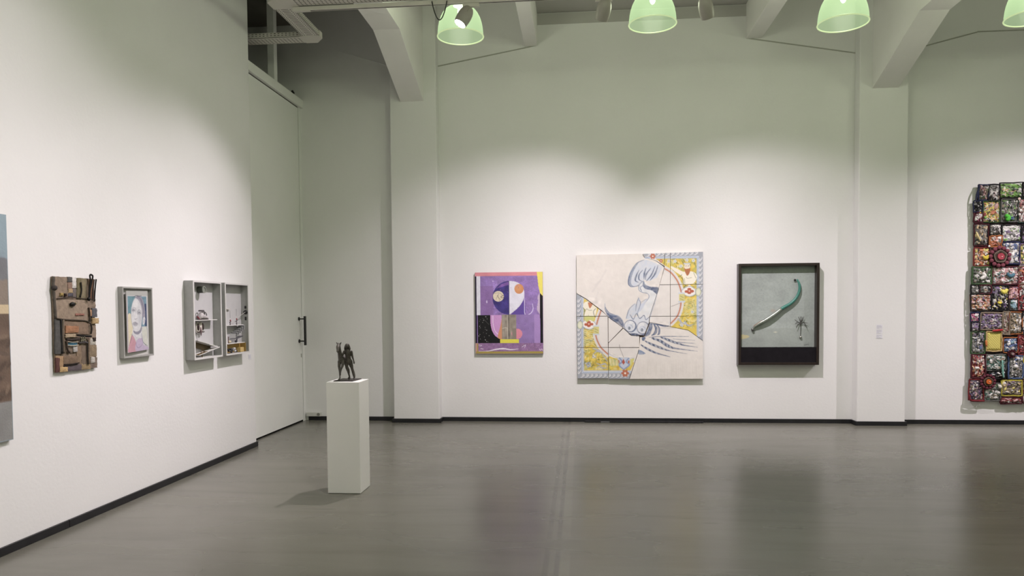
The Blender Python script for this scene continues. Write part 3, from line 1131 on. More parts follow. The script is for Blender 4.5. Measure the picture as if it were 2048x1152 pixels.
    for cx, cy in ((905, 405), (212, 665)):
        P.rect(cx - 22, cy - 34, cx + 22, cy + 30, (214, 206, 130))
        P.rect(cx - 28, cy - 42, cx + 26, cy - 30, (206, 214, 222))
        P.rect(cx - 28, cy + 26, cx + 26, cy + 38, (198, 208, 218))
        P.line([(cx - 14, cy - 14), (cx + 14, cy)], 4, (150, 150, 80))
        P.line([(cx - 14, cy + 8), (cx + 14, cy + 20)], 4, (150, 150, 80))
    P.poly([(388, 890), (420, 884), (432, 900), (446, 884), (482, 892), (488, 940), (462, 960), (434, 985), (408, 960), (386, 940)], (196, 206, 222), smooth=True)
    for q in ([(400, 890), (420, 920), (396, 946), (430, 980)], [(476, 892), (456, 920), (480, 946), (436, 982)]):
        P.line(q, [10, 14, 8], (140, 158, 196))
    P.poly([(432, 896), (446, 924), (432, 946), (420, 924)], (188, 84, 66))
    P.ell(394, 920, 8, 16, (196, 110, 80)); P.ell(476, 922, 8, 14, (196, 110, 80))
    # bearded torsos
    P.line([(822, 158), (850, 178), (880, 196), (912, 214)], [14, 26, 30, 34], (240, 232, 216))
    P.poly([(905, 204), (948, 196), (1000, 200), (1026, 232), (1020, 262), (988, 296), (922, 296), (916, 250)], (240, 234, 216), smooth=True)
    P.ell(948, 158, 24, 30, (236, 222, 200))
    P.poly([(924, 168), (936, 174), (960, 172), (972, 166), (970, 200), (950, 230), (934, 206)], (188, 112, 70), smooth=True)
    P.rect(920, 128, 972, 140, (200, 204, 204))
    P.line([(936, 152), (942, 150)], 4, (70, 70, 80)); P.line([(954, 152), (962, 150)], 4, (70, 70, 80))
    P.line([(940, 240), (950, 250), (985, 244)], 3, (150, 150, 110)); P.line([(1000, 205), (1012, 235), (1020, 250)], 4, (150, 150, 110))
    P.line([(925, 250), (930, 290)], 4, (170, 170, 110)); P.line([(905, 220), (896, 236), (915, 262), (920, 292)], 5, (70, 80, 60), .8)
    P.poly([(112, 440), (150, 430), (200, 470), (215, 490), (196, 548), (116, 548), (124, 500), (104, 480)], (240, 234, 212), smooth=True)
    P.poly([(146, 436), (182, 446), (172, 470), (158, 484), (148, 462)], (204, 128, 90), smooth=True)
    P.line([(126, 500), (134, 488), (150, 500), (176, 500)], 3, (110, 120, 80)); P.line([(206, 488), (188, 512), (196, 546)], 4, (80, 90, 60))
    P.line([(104, 480), (116, 500), (110, 540)], 5, (120, 130, 60))
    P.ell(148, 540, 3, 3, (120, 120, 90))
    P.poly([(118, 550), (190, 552), (186, 590), (160, 580), (130, 596)], (206, 208, 120), smooth=True)
    # grey scrolls and grapes
    for q, w in (([(180, 812), (205, 820), (235, 830), (248, 845)], 16), ([(185, 860), (215, 836), (255, 846), (268, 872)], 13), ([(210, 930), (245, 945), (280, 936), (300, 955)], 13),
                 ([(215, 968), (240, 958), (270, 972), (300, 970)], 12), ([(262, 870), (285, 890), (300, 920)], 10), ([(865, 590), (880, 575), (900, 600), (930, 620)], 14),
                 ([(930, 590), (945, 620), (970, 630), (995, 618)], 13), ([(880, 620), (900, 606), (880, 590)], 10)):
        P.line(q, [3, w, 4], (158, 162, 178))
        P.line(q, [1, w * .4, 1], (206, 208, 214), .8)
    for k in range(26):
        P.ell(122 + rng.rand() * 40, 925 + rng.rand() * 45, 6, 6, [(190, 198, 206), (150, 162, 180)][k % 2])
    for k in range(9):
        P.ell(175 + rng.rand() * 35, 866 + rng.rand() * 22, 6, 6, [(214, 216, 216), (160, 168, 186)][k % 2])
    for k in range(6):
        P.line([(322 + k * 13, 895 + k * 3), (330 + k * 12, 950)], 8, [(226, 220, 170), (200, 206, 150)][k % 2])
    P.poly([(490, 905), (522, 896), (500, 945), (490, 960)], (214, 210, 120), smooth=True)
    P.wash = .3
    # ---- the fish: tail fin
    P.poly([(600, 96), (650, 108), (700, 128), (752, 150), (735, 190), (722, 228), (676, 255), (640, 268), (600, 262), (580, 290), (536, 312), (490, 315), (470, 280), (478, 215), (505, 165), (550, 120)], (206, 214, 226), smooth=True)
    P.poly([(500, 180), (560, 112), (520, 180), (496, 260), (500, 296), (520, 312), (488, 312), (470, 270)], BL, .9, smooth=True)
    for q, w in (([(560, 180), (540, 220), (530, 262), (555, 278)], 15), ([(590, 180), (562, 215), (560, 255), (585, 270)], 11), ([(618, 160), (604, 205), (600, 255)], 15), ([(656, 165), (618, 215), (612, 258)], 13),
                 ([(690, 150), (660, 220), (620, 268)], 13), ([(715, 140), (690, 210), (650, 262)], 15), ([(505, 170), (480, 230), (474, 290), (495, 312)], 9), ([(600, 98), (545, 122), (505, 168)], 6), ([(495, 314), (550, 306), (585, 280)], 7)):
        P.line(q, [3, w, 4], MB_, .9)
        P.line(q, [1, w * .35, 1], DB, .6)
    P.poly([(752, 152), (728, 298), (650, 285), (700, 250)], W_)
    # body
    body = [(596, 270), (566, 290), (556, 330), (572, 356), (610, 362), (636, 376), (634, 410), (600, 450), (560, 500), (545, 545), (520, 590), (640, 590), (664, 520), (690, 440), (712, 350), (720, 322), (690, 318), (640, 306), (616, 285)]
    P.poly(body, (222, 226, 228), smooth=True)
    P.poly([(600, 268), (612, 296), (660, 316), (718, 322), (706, 374), (684, 360), (660, 344), (610, 330), (590, 300)], MB_, .95, smooth=True)
    P.poly([(640, 318), (716, 324), (704, 372), (676, 350)], DB, .6, smooth=True)
    for q, w in (([(596, 268), (562, 296), (560, 340), (590, 360), (630, 370), (640, 400), (606, 446)], 6), ([(604, 450), (560, 505), (545, 545)], 5), ([(712, 350), (690, 436), (655, 540), (640, 590)], 4), ([(600, 300), (570, 320), (580, 346)], 8)):
        P.line(q, w, BL, .95)
    P.noise(550, 270, 720, 590, 24, .08)
    # side fins
    P.poly([(556, 400), (575, 440), (565, 500), (545, 535), (530, 500), (545, 440)], (196, 206, 222), smooth=True)
    P.poly([(626, 410), (590, 440), (560, 480), (540, 535), (580, 500), (600, 470)], (204, 212, 226), smooth=True)
    P.poly([(530, 450), (490, 480), (460, 540), (456, 575), (500, 560), (545, 520)], (204, 212, 224), smooth=True)
    for q in ([(558, 400), (540, 450), (532, 510)], [(560, 420), (572, 450), (545, 530)], [(620, 412), (575, 440)], [(528, 450), (480, 495), (456, 570)]):
        P.line(q, [3, 7, 3], MB_, .9)
    # head
    P.poly([(440, 610), (470, 580), (500, 560), (620, 560), (650, 600), (664, 650), (640, 690), (590, 712), (500, 706), (465, 680), (436, 645)], (214, 220, 230), smooth=True)
    P.poly([(476, 690), (530, 690), (580, 700), (640, 680), (600, 716), (500, 708)], DB, .95, smooth=True)
    for q in ([(500, 560), (515, 575), (540, 530), (565, 570), (600, 545), (615, 580), (640, 560)], [(488, 540), (500, 560)]):
        P.line(q, 6, MB_)
    for cx, cy, r in ((486, 630, 44), (590, 645, 46)):
        P.ell(cx + 3, cy + 2, r + 8, r + 8, MB_)
        P.ell(cx, cy, r, r, (232, 234, 236))
        P.ell(cx - 4, cy + 10, r * .62, r * .62, (214, 220, 230))
        P.ell(cx - 6, cy + 18, 11, 14, (96, 110, 130))
        P.ell(cx - 8, cy + 16, 4, 5, (200, 210, 214))
        P.line([(cx + 4, cy - 8), (cx + 18, cy), (cx + 20, cy + 16)], 5, (150, 164, 190))
    P.poly([(630, 610), (668, 620), (660, 670), (640, 706), (596, 716), (628, 680), (640, 650)], MB_, .95, smooth=True)
    P.ell(578, 712, 16, 10, DB)
    P.poly([(585, 720), (612, 724), (600, 750), (584, 745)], MB_, smooth=True)
    # left whisker fin
    P.poly([(282, 446), (290, 480), (320, 520), (370, 540), (410, 560), (432, 600), (432, 640), (405, 620), (370, 600), (335, 580), (300, 540), (280, 490)], MB_, smooth=True)
    P.line([(282, 446), (288, 495), (330, 535), (385, 545), (420, 575), (436, 610)], 5, LB)
    P.line([(305, 535), (350, 570), (395, 590), (425, 635)], [3, 10, 4], DB, .8)
    # right fins
    P.line([(655, 612), (720, 622), (770, 632), (805, 630)], [8, 12, 16, 3], MB_)
    P.line([(680, 620), (698, 650), (690, 690), (660, 708)], [6, 22, 20, 4], MB_)
    P.line([(705, 622), (722, 650), (722, 690), (710, 702)], [5, 15, 16, 5], MB_)
    P.line([(685, 625), (692, 660), (672, 700)], [2, 8, 2], DB, .7)
    # twisted threads
    for q, w in (([(640, 722), (760, 716), (960, 718)], [5, 7, 2]), ([(735, 722), (790, 742), (850, 765), (920, 785), (1030, 806)], [10, 20, 20, 6, 2]), ([(664, 730), (730, 752), (790, 790), (850, 812), (1030, 836)], [10, 22, 26, 12, 2]),
                 ([(608, 752), (660, 778), (730, 806), (800, 830), (950, 858)], [8, 18, 20, 8, 2]), ([(576, 784), (630, 818), (700, 850), (815, 882)], [8, 18, 14, 2]),
                 ([(835, 736), (900, 742), (1010, 748)], [4, 5, 1]), ([(865, 762), (930, 768), (1020, 774)], [6, 5, 1]), ([(905, 788), (950, 794), (1030, 800)], [4, 4, 1])):
        P.line(q, w, MB_, .92)
        c = catmull(q, 8)
        if max(w) > 10:
            for k in range(2, int(len(c) * .75), 2):
                P.ell(c[k][0], c[k][1], max(w) * .55, max(w) * .3, DB if k % 4 else LB, .75, .9)
    P.poly([(555, 826), (580, 830), (612, 856), (556, 860)], (130, 150, 184), smooth=True)
    P.wash = 0.
    # drips on the blank lower panel
    for k in range(36):
        x = 520 + rng.rand() * 540
        P.line([(x, 900 + rng.rand() * 70), (x + rng.rand() * 4, 1000 + rng.rand() * 50)], 3, (206, 200, 190), .35, smooth=False)
    # hair cracks
    for q in ([(820, 475), (855, 462), (890, 448)], [(400, 782), (404, 808), (420, 850), (434, 884)], [(768, 50), (764, 100), (756, 160)]):
        P.line(q, 3, (90, 76, 70), .8)
    pieces = {
        'blank_panel': [[(50, 52), (578, 48), (604, 80), (694, 106), (764, 158), (716, 334), (642, 560), (640, 604), (600, 708), (566, 704), (500, 706), (432, 644), (308, 552), (262, 506), (132, 408), (50, 360)],
                        [(590, 722), (606, 716), (648, 606), (664, 606), (815, 640), (955, 668), (1073, 752), (1074, 1058), (482, 1060), (558, 832), (566, 762), (568, 722)]],
        'tile_piece': [[(592, 49), (767, 45), (766, 150), (696, 104), (608, 80)], [(770, 45), (811, 44), (811, 297), (728, 297), (768, 160)],
                       [(814, 44), (1074, 39), (1075, 297), (814, 297)], [(727, 301), (811, 301), (811, 551), (648, 551), (718, 336)],
                       [(814, 301), (1075, 300), (1074, 551), (814, 551)], [(647, 555), (811, 555), (811, 636), (664, 603), (645, 602)],
                       [(814, 555), (1074, 554), (1074, 748), (956, 664), (814, 637)],
                       [(50, 366), (128, 412), (258, 510), (302, 547), (50, 547)], [(52, 551), (305, 551), (306, 802), (54, 802)],
                       [(54, 806), (307, 806), (308, 1054), (56, 1056)], [(310, 558), (428, 645), (310, 764)],
                       [(311, 769), (432, 650), (496, 709), (562, 710), (562, 803), (311, 802)], [(311, 807), (561, 808), (554, 832), (478, 1060), (312, 1058)]],
    }
    pl = back_place(50, 1074, -.045, 1.664, 45, 1059, 2.323, .606)
    o = thing('tile_painting', (.81, D, .606), 'large square painting of broken tiles with a blue fish and yellow borders', 'painting')
    MB().box(.0, 1.62, D - .022, D - .004, .65, 2.28).build('backing_board', mat('backing_brown', (112, 98, 88)), o)
    k = 0
    for nm, lst in pieces.items():
        for q in lst:
            dz = .056 if nm == 'blank_panel' else .050 + .004 * ((k * 7) % 5) / 5
            painted_panel(nm, P, q, pl, dz, M_GLAZE, o, 3.4, (205, 196, 184))
            k += 1


make_tiles()


# ---------------------------------------------------------------- black shadow box
def make_box():
    P = Paint(90, 70, 815, 880, 2.5, (164, 172, 168))
    P.noise(90, 70, 815, 880, 120, .10).noise(90, 70, 815, 880, 12, .07).noise(90, 70, 815, 880, 40, .06, (3, 1))
    P.poly([(90, 720), (300, 700), (560, 690), (815, 720), (815, 880), (90, 880)], (146, 154, 146), .4, smooth=True)
    P.specks(100, 90, 805, 870, 90, 3, [(110, 122, 120), (96, 104, 102), (170, 180, 178)], .6)
    P.poly([(88, 760), (150, 756), (188, 772), (160, 790), (88, 800)], (196, 186, 136), .9, smooth=True)
    P.ell(440, 730, 22, 6, (196, 200, 180))
    P.ell(415, 515, 24, 16, (170, 150, 130), .5, soft=.4)
    P.line([(548, 540), (548, 690)], 3, (110, 120, 118), .6)
    P.line([(720, 862), (760, 852)], 6, (90, 96, 92), .8)
    x0, x1, z0, z1 = 2.123, 3.174, .800, 2.160
    yf, yb = D - .125, D - .003
    o = thing('shadow_box', (2.65, D, .8), 'black framed shadow box with a teal hose on a pale blue panel', 'artwork')
    MF = mat('stained_black_wood', (.022, .014, .012), .35, .5, var=.35, scale=30., stretch=(1, 1, .15))
    t = .034
    MB().box(x0, x0 + t, yf, yb, z0, z1).build('frame_rail', MF, o, bevel=.002)
    MB().box(x1 - t, x1, yf, yb, z0, z1).build('frame_rail', MF, o, bevel=.002)
    MB().box(x0 + t, x1 - t, yf, yb, z1 - t, z1).build('frame_rail', MF, o, bevel=.002)
    MB().box(x0 + t, x1 - t, yf, yb, z0, z0 + t).build('frame_rail', MF, o, bevel=.002)
    zs = 1.035
    pl = lambda a, b, d: (x0 + t + (a - 90) / 725 * (x1 - x0 - 2 * t), D - .012 - d, (z1 - t) + (b - 70) / 810 * (zs - (z1 - t)))
    bp = painted_panel('back_panel', P, [(90, 70), (815, 70), (815, 880), (90, 880)], pl, .012, M_DRAW, o, 5., (120, 130, 130))
    MB().box(x0 + t, x1 - t, yf + .012, yf + .022, z0 + t, zs).build('lower_panel', mat('matt_black', (.010, .0085, .011), .8, .15, var=.3), o)
    # the hose: S curve, teal at the top, silvery and flattened below

    def W(px, py, d):
        return (x0 + t + (px - 90) / 725 * (x1 - x0 - 2 * t), D - .024 - d, (z1 - t) + (py - 70) / 810 * (zs - (z1 - t)))
    cp = [(640, 203, .03), (662, 260, .035), (660, 325, .035), (630, 390, .035), (575, 446, .035), (500, 490, .04), (430, 545, .045), (350, 600, .045), (280, 640, .04), (232, 672, .03), (215, 700, .025)]
    pts = catmull(cp, 6)
    h = len(pts)
    cut = int(h * .52)
    ra = np.interp(np.linspace(0, 1, h), [0, .1, .4, .52, .7, .85, 1], [.010, .017, .021, .023, .026, .018, .009])
    MT = mat('teal_rubber', (.055, .205, .165), .38, .5, var=.12, scale=8.)
    MS = mat('silver_foil', (.27, .30, .26), .32, .5, metal=.35, var=.2, scale=14.)
    hose = MB().tube([W(*p) for p in pts[:cut + 1]], list(ra[:cut + 1]), 14).build('hose', MT, o, smooth=True)
    hose['label'] = 'teal rubber upper hose'
    MB().tube([W(*p) for p in pts[cut:]], list(ra[cut:]), 14).build('hose_sleeve', MS, o, smooth=True)
    MB().tube([W(p[0], p[1] - 13, p[2] + .012) for p in pts[cut:-4]], [.004] * (h - cut - 4), 6).build('hose_seam', mat('rust_cord', (150, 110, 84)), o, smooth=True)
    MB().ball(W(622, 210, .02), (.016, .012, .014), 10, 6).build('hose_clip', M_BLACK, o, smooth=True)
    MB().tube([W(210, 690, .02), W(222, 715, .02)], .016, 10).build('hose_end', mat('dull_steel', (.2, .2, .19), .35, .5, metal=.6), o, smooth=True)
    # wire plant with a small silver ball at its foot
    MW = mat('dark_wire', (.06, .06, .05), .4, .5)
    c = (680, 640)
    MB().tube([W(c[0], c[1], .015), W(681, 700, .015), W(680, 775, .012)], .0035, 6).build('wire_stem', MW, o)
    for q in ([(650, 628), (618, 606)], [(645, 632), (622, 650)], [(655, 650), (636, 690)], [(668, 606), (655, 578)], [(680, 600), (672, 575)], [(692, 600), (686, 574)], [(700, 604), (706, 575)], [(712, 640), (740, 690)], [(705, 634), (742, 640)]):
        MB().tube(catmull([(W(c[0], c[1], .015)), W(q[0][0], q[0][1], .03), W(q[1][0], q[1][1], .035)], 5), [.004] * 8 + [.003] * 3, 6).build('wire_leaf', MW, o, smooth=True)
    MB().ball(W(680, 780, .016), .018, 14, 10).build('silver_ball', mat('polished_silver', (.55, .55, .52), .2, .5, metal=.8), o, smooth=True)
    MB().ball(W(681, 645, .016), (.014, .01, .011), 10, 6).build('wire_knot', MW, o, smooth=True)


make_box()


# ---------------------------------------------------------------- landscape canvas cut by the picture edge
def make_landscape():
    P = Paint(0, 0, 150, 150, .6, (142, 160, 170))
    P.noise(0, 0, 150, 32, 14, .12, (2, 1))
    P.poly([(0, 30), (40, 27), (80, 32), (120, 26), (150, 29), (150, 60), (0, 60)], (120, 122, 128), smooth=False)
    P.noise(0, 26, 150, 60, 7, .14, (3, 1))
    P.poly([(0, 46), (50, 42), (100, 46), (150, 43), (150, 66), (0, 66)], (138, 124, 112))
    P.rect(0, 60, 150, 66, (206, 184, 146))
    P.rect(0, 66, 150, 132, (108, 88, 74))
    P.noise(0, 66, 150, 132, 5, .35, (2.5, 1))
    P.specks(0, 68, 150, 130, 160, 2.4, [(84, 68, 58), (134, 112, 94), (100, 84, 72)], .8, 1.8)
    P.rect(0, 124, 150, 150, (138, 138, 136))
    P.noise(0, 120, 150, 150, 8, .12, (2, 1))
    P.specks(0, 32, 150, 46, 12, 1.6, [(190, 190, 190)], .8)
    pl = lambda a, b, d: (XL + .004 + d, 3.03 + a / 150 * 1.5, 2.235 - b / 150 * 1.485)
    o = thing('landscape_canvas', (XL, 3.78, .75), 'tall canvas of sky over brown rocks, cut off by the left picture edge', 'painting')
    painted_panel('canvas', P, [(0, 0), (150, 0), (150, 150), (0, 150)], pl, .026, M_OIL, o, .75, (170, 168, 164))


make_landscape()


# ---------------------------------------------------------------- brown relief of straps, cloth and leather
def make_relief():
    o = thing('fabric_relief', (XL, 5.15, 1.16), 'brown assemblage panel of stitched cloth, straps, buckles and leather scraps', 'artwork')
    Y0, Y1, Z1, Z0 = 4.952, 5.412, 1.851, 1.158

    def uv(x, y):
        xl = 85 + (y - 125) / 940 * 25
        xr = 530 + (y - 140) / 885 * 13
        u = (x - xl) / (xr - xl)
        yt = 125 + u * 15
        yb = 1065 - u * 40
        return u, (y - yt) / (yb - yt)

    def W(x, y, d):
        u, v = uv(x, y)
        return (XL + .004 + .015 + (d - .04) * .8, Y0 + u * (Y1 - Y0), Z1 + v * (Z0 - Z1))
    mats = {}

    def fab(c, rough=.85):
        g = .3 * c[0] + .59 * c[1] + .11 * c[2]
        c = tuple(int(v * .82 + g * .18) for v in c)
        if c not in mats:
            mats[c] = mat('cloth_%d_%d_%d' % c, c, rough, .2, var=.25, scale=30., bump=.35, bscale=90.)
        return mats[c]
    MB().box(XL + .004, XL + .018, Y0 + .003, Y1 - .006, Z0 + .004, Z1 - .004).build('backing_board', fab((132, 114, 96)), o)

    def piece(name, q, d, c, thick=.006):
        """quad of crop points, d metres off the wall"""
        n = 8
        m = MB()
        q = [Vector((p[0], p[1], 0)) for p in q]
        for j in range(n + 1):
            for i in range(n + 1):
                s, t = i / n, j / n
                p = q[0] * (1 - s) * (1 - t) + q[1] * s * (1 - t) + q[2] * s * t + q[3] * (1 - s) * t
                e = min(s, 1 - s, t, 1 - t)
                m.v.append(W(p.x + R.uniform(-2, 2), p.y + R.uniform(-2, 2), d + R.uniform(-.002, .002) + (.004 * min(1, e * 5))))
        for j in range(n):
            for i in range(n):
                a = j * (n + 1) + i
                m.f.append((a, a + n + 1, a + n + 2, a + 1))
        k = len(m.v)
        rim = [i for i in range(n + 1)] + [j * (n + 1) + n for j in range(1, n + 1)] + [n * (n + 1) + i for i in range(n - 1, -1, -1)] + [j * (n + 1) for j in range(n - 1, 0, -1)]
        for i in rim:
            v = m.v[i]
            m.v.append((v[0] - thick - .004, v[1], v[2]))
        L = len(rim)
        for i in range(L):
            m.f.append((rim[i], rim[(i + 1) % L], k + (i + 1) % L, k + i))
        m.f.append(tuple(range(k, k + L)))
        return m.build(name, fab(c), o, smooth=True, auto=.8)

    B = lambda x0, y0, x1, y1: [(x0, y0), (x1, y0 + (x1 - x0) * .03), (x1, y1 - (x1 - x0) * .03), (x0, y1)]
    TA, TD, TB_, GY, DK = (138, 120, 102), (118, 102, 86), (156, 132, 104), (86, 84, 82), (46, 42, 40)
    for name, q, d, c in [
        ('cloth_panel', B(90, 128, 235, 345), .042, TA), ('cloth_panel', B(232, 130, 282, 182), .046, GY), ('cloth_panel', B(236, 182, 284, 250), .044, (140, 112, 96)),
        ('cloth_panel', B(240, 246, 286, 288), .046, (164, 140, 104)), ('cloth_panel', B(238, 288, 290, 322), .042, (84, 82, 92)), ('white_scrap', B(282, 134, 326, 238), .044, (202, 198, 194)),
        ('cloth_panel', B(290, 240, 326, 330), .042, (110, 100, 96)), ('cloth_panel', B(326, 138, 372, 345), .046, (112, 104, 74)), ('cloth_panel', B(372, 140, 436, 350), .046, (126, 116, 88)),
        ('leather_flap', B(470, 150, 512, 350), .048, (148, 108, 84)), ('cloth_panel', B(440, 340, 536, 440), .042, TA),
        ('canvas_pocket', [(108, 350), (250, 335), (440, 350), (446, 570), (330, 560), (112, 540)][:1] + [(440, 352), (446, 566), (112, 538)], .050, (146, 128, 108)),
        ('cloth_panel', B(456, 450, 492, 516), .048, (170, 130, 96)), ('metal_plate', B(484, 436, 540, 524), .054, (92, 92, 98)), ('leather_tab', B(480, 532, 552, 590), .060, (176, 148, 104)),
        ('cloth_panel', B(100, 545, 178, 885), .052, (84, 82, 80)), ('canvas_pocket', B(185, 555, 446, 700), .050, (132, 110, 90)), ('stained_patch', B(196, 610, 330, 680), .060, (160, 112, 78)),
        ('cloth_panel', B(455, 600, 536, 740), .042, TA), ('white_scrap', B(468, 735, 532, 800), .044, (176, 170, 158)), ('dark_scrap', B(494, 728, 520, 762), .056, (60, 48, 46)),
        ('cloth_panel', B(465, 800, 540, 920), .044, (138, 120, 94)), ('blue_strip', B(222, 774, 318, 806), .056, (58, 104, 124)), ('cloth_panel', B(200, 690, 306, 726), .054, (166, 146, 118)),
        ('cloth_panel', B(370, 790, 430, 1010), .044, TD), ('cloth_panel', B(320, 800, 368, 1010), .046, (130, 110, 88)), ('cloth_panel', B(186, 905, 330, 990), .048, (118, 98, 78)),
        ('cloth_panel', B(110, 905, 186, 1066), .046, (164, 132, 96)), ('maroon_scrap', B(108, 920, 146, 1064), .050, (92, 58, 54)), ('yellow_scrap', B(146, 1012, 222, 1062), .052, (182, 150, 100)),
        ('cloth_panel', B(190, 980, 370, 1056), .046, (94, 84, 88)), ('cloth_panel', B(366, 985, 470, 1045), .044, (148, 126, 90)), ('cloth_panel', B(460, 920, 542, 1030), .044, (120, 104, 90)),
        ('white_scrap', B(464, 920, 508, 980), .054, (178, 172, 164)), ('white_scrap', B(276, 812, 318, 868), .056, (176, 172, 168)), ('cloth_panel', B(226, 808, 280, 880), .046, (122, 106, 90)),
        ('dark_scrap', B(194, 294, 214, 322), .056, (60, 44, 40)), ('yellow_scrap', B(150, 288, 182, 318), .054, (150, 126, 70)), ('red_mark', B(300, 488, 392, 512), .058, (150, 100, 86)),
    ]:
        piece(name, q, d, c)

    def strap(name, pts, r, c, d=.055, flat=.6):
        P3 = catmull([W(x, y, d) for x, y in pts], 5)
        return MB().tube(P3, r * .62, 8, flat=flat).build(name, fab(c), o, smooth=True)
    strap('black_strap', [(432, 350), (438, 260), (452, 170), (446, 112), (470, 108), (478, 128), (462, 190), (446, 260), (436, 350)], .012, (22, 20, 20), .07)
    strap('black_strap', [(526, 148), (512, 240), (500, 370)], .011, (30, 28, 28), .062)
    strap('black_strap', [(505, 150), (490, 250), (478, 360)], .009, (52, 46, 42), .062)
    strap('black_strap', [(360, 180), (366, 260), (352, 330)], .010, (36, 32, 28), .058)
    strap('rolled_hem', [(95, 130), (90, 230), (98, 330), (112, 540)], .016, (92, 84, 76), .045, 1)
    strap('rolled_hem', [(112, 346), (250, 330), (330, 338), (440, 346)], .006, (64, 54, 46), .058, 1)
    strap('rolled_hem', [(112, 540), (240, 552), (330, 556), (420, 566), (470, 600)], .008, (70, 60, 50), .058, 1)
    strap('rolled_hem', [(175, 550), (168, 680), (180, 880)], .014, (112, 98, 84), .056, 1)
    strap('rolled_hem', [(150, 548), (152, 700), (160, 880)], .009, (46, 44, 44), .06, 1)
    strap('rolled_hem', [(440, 745), (436, 860), (440, 990)], .013, (128, 110, 92), .058, 1)
    strap('rolled_hem', [(424, 750), (420, 860), (424, 995)], .006, (44, 40, 38), .058, 1)
    strap('dark_roll', [(196, 744), (260, 748), (326, 738)], .014, (58, 48, 44), .064, 1)
    strap('dark_roll', [(310, 702), (380, 712), (455, 716)], .012, (28, 24, 24), .066, 1)
    strap('dark_roll', [(330, 780), (380, 770), (420, 780)], .012, (84, 80, 80), .06, 1)
    strap('dark_roll', [(205, 760), (212, 840), (236, 870)], .011, (78, 66, 58), .06, 1)
    strap('dark_roll', [(180, 990), (260, 988), (330, 976)], .007, (40, 34, 30), .06, 1)
    strap('dark_roll', [(440, 430), (448, 500), (446, 570)], .010, (60, 52, 44), .06, 1)
    strap('dark_roll', [(462, 600), (470, 640), (460, 690)], .010, (52, 44, 38), .06, 1)
    strap('pale_cord', [(206, 800), (260, 806), (318, 800)], .005, (196, 184, 164), .066, 1)
    strap('pale_cord', [(206, 764), (260, 772), (318, 768)], .004, (188, 176, 154), .066, 1)
    for x, y in ((344, 745), (362, 742), (380, 738)):
        strap('green_loop', [(x - 6, y - 22), (x + 6, y), (x - 2, y + 22)], .008, (116, 112, 92), .07, 1)
    MB().ball(W(262, 398, .066), (.014, .028, .016), 12, 8).build('dark_knob', fab((30, 28, 24), .4), o, smooth=True)
    MB().ball(W(284, 390, .076), (.008, .008, .008), 8, 6).build('knob_glint', mat('dull_brass', (150, 140, 110), .3, .5, metal=.6), o, smooth=True)
    MB().ball(W(95, 240, .05), (.02, .022, .02), 10, 7).build('side_buckle', fab((66, 60, 58)), o, smooth=True)
    MB().ball(W(432, 345, .07), (.012, .014, .016), 10, 7).build('strap_buckle', fab((26, 24, 24), .4), o, smooth=True)


make_relief()


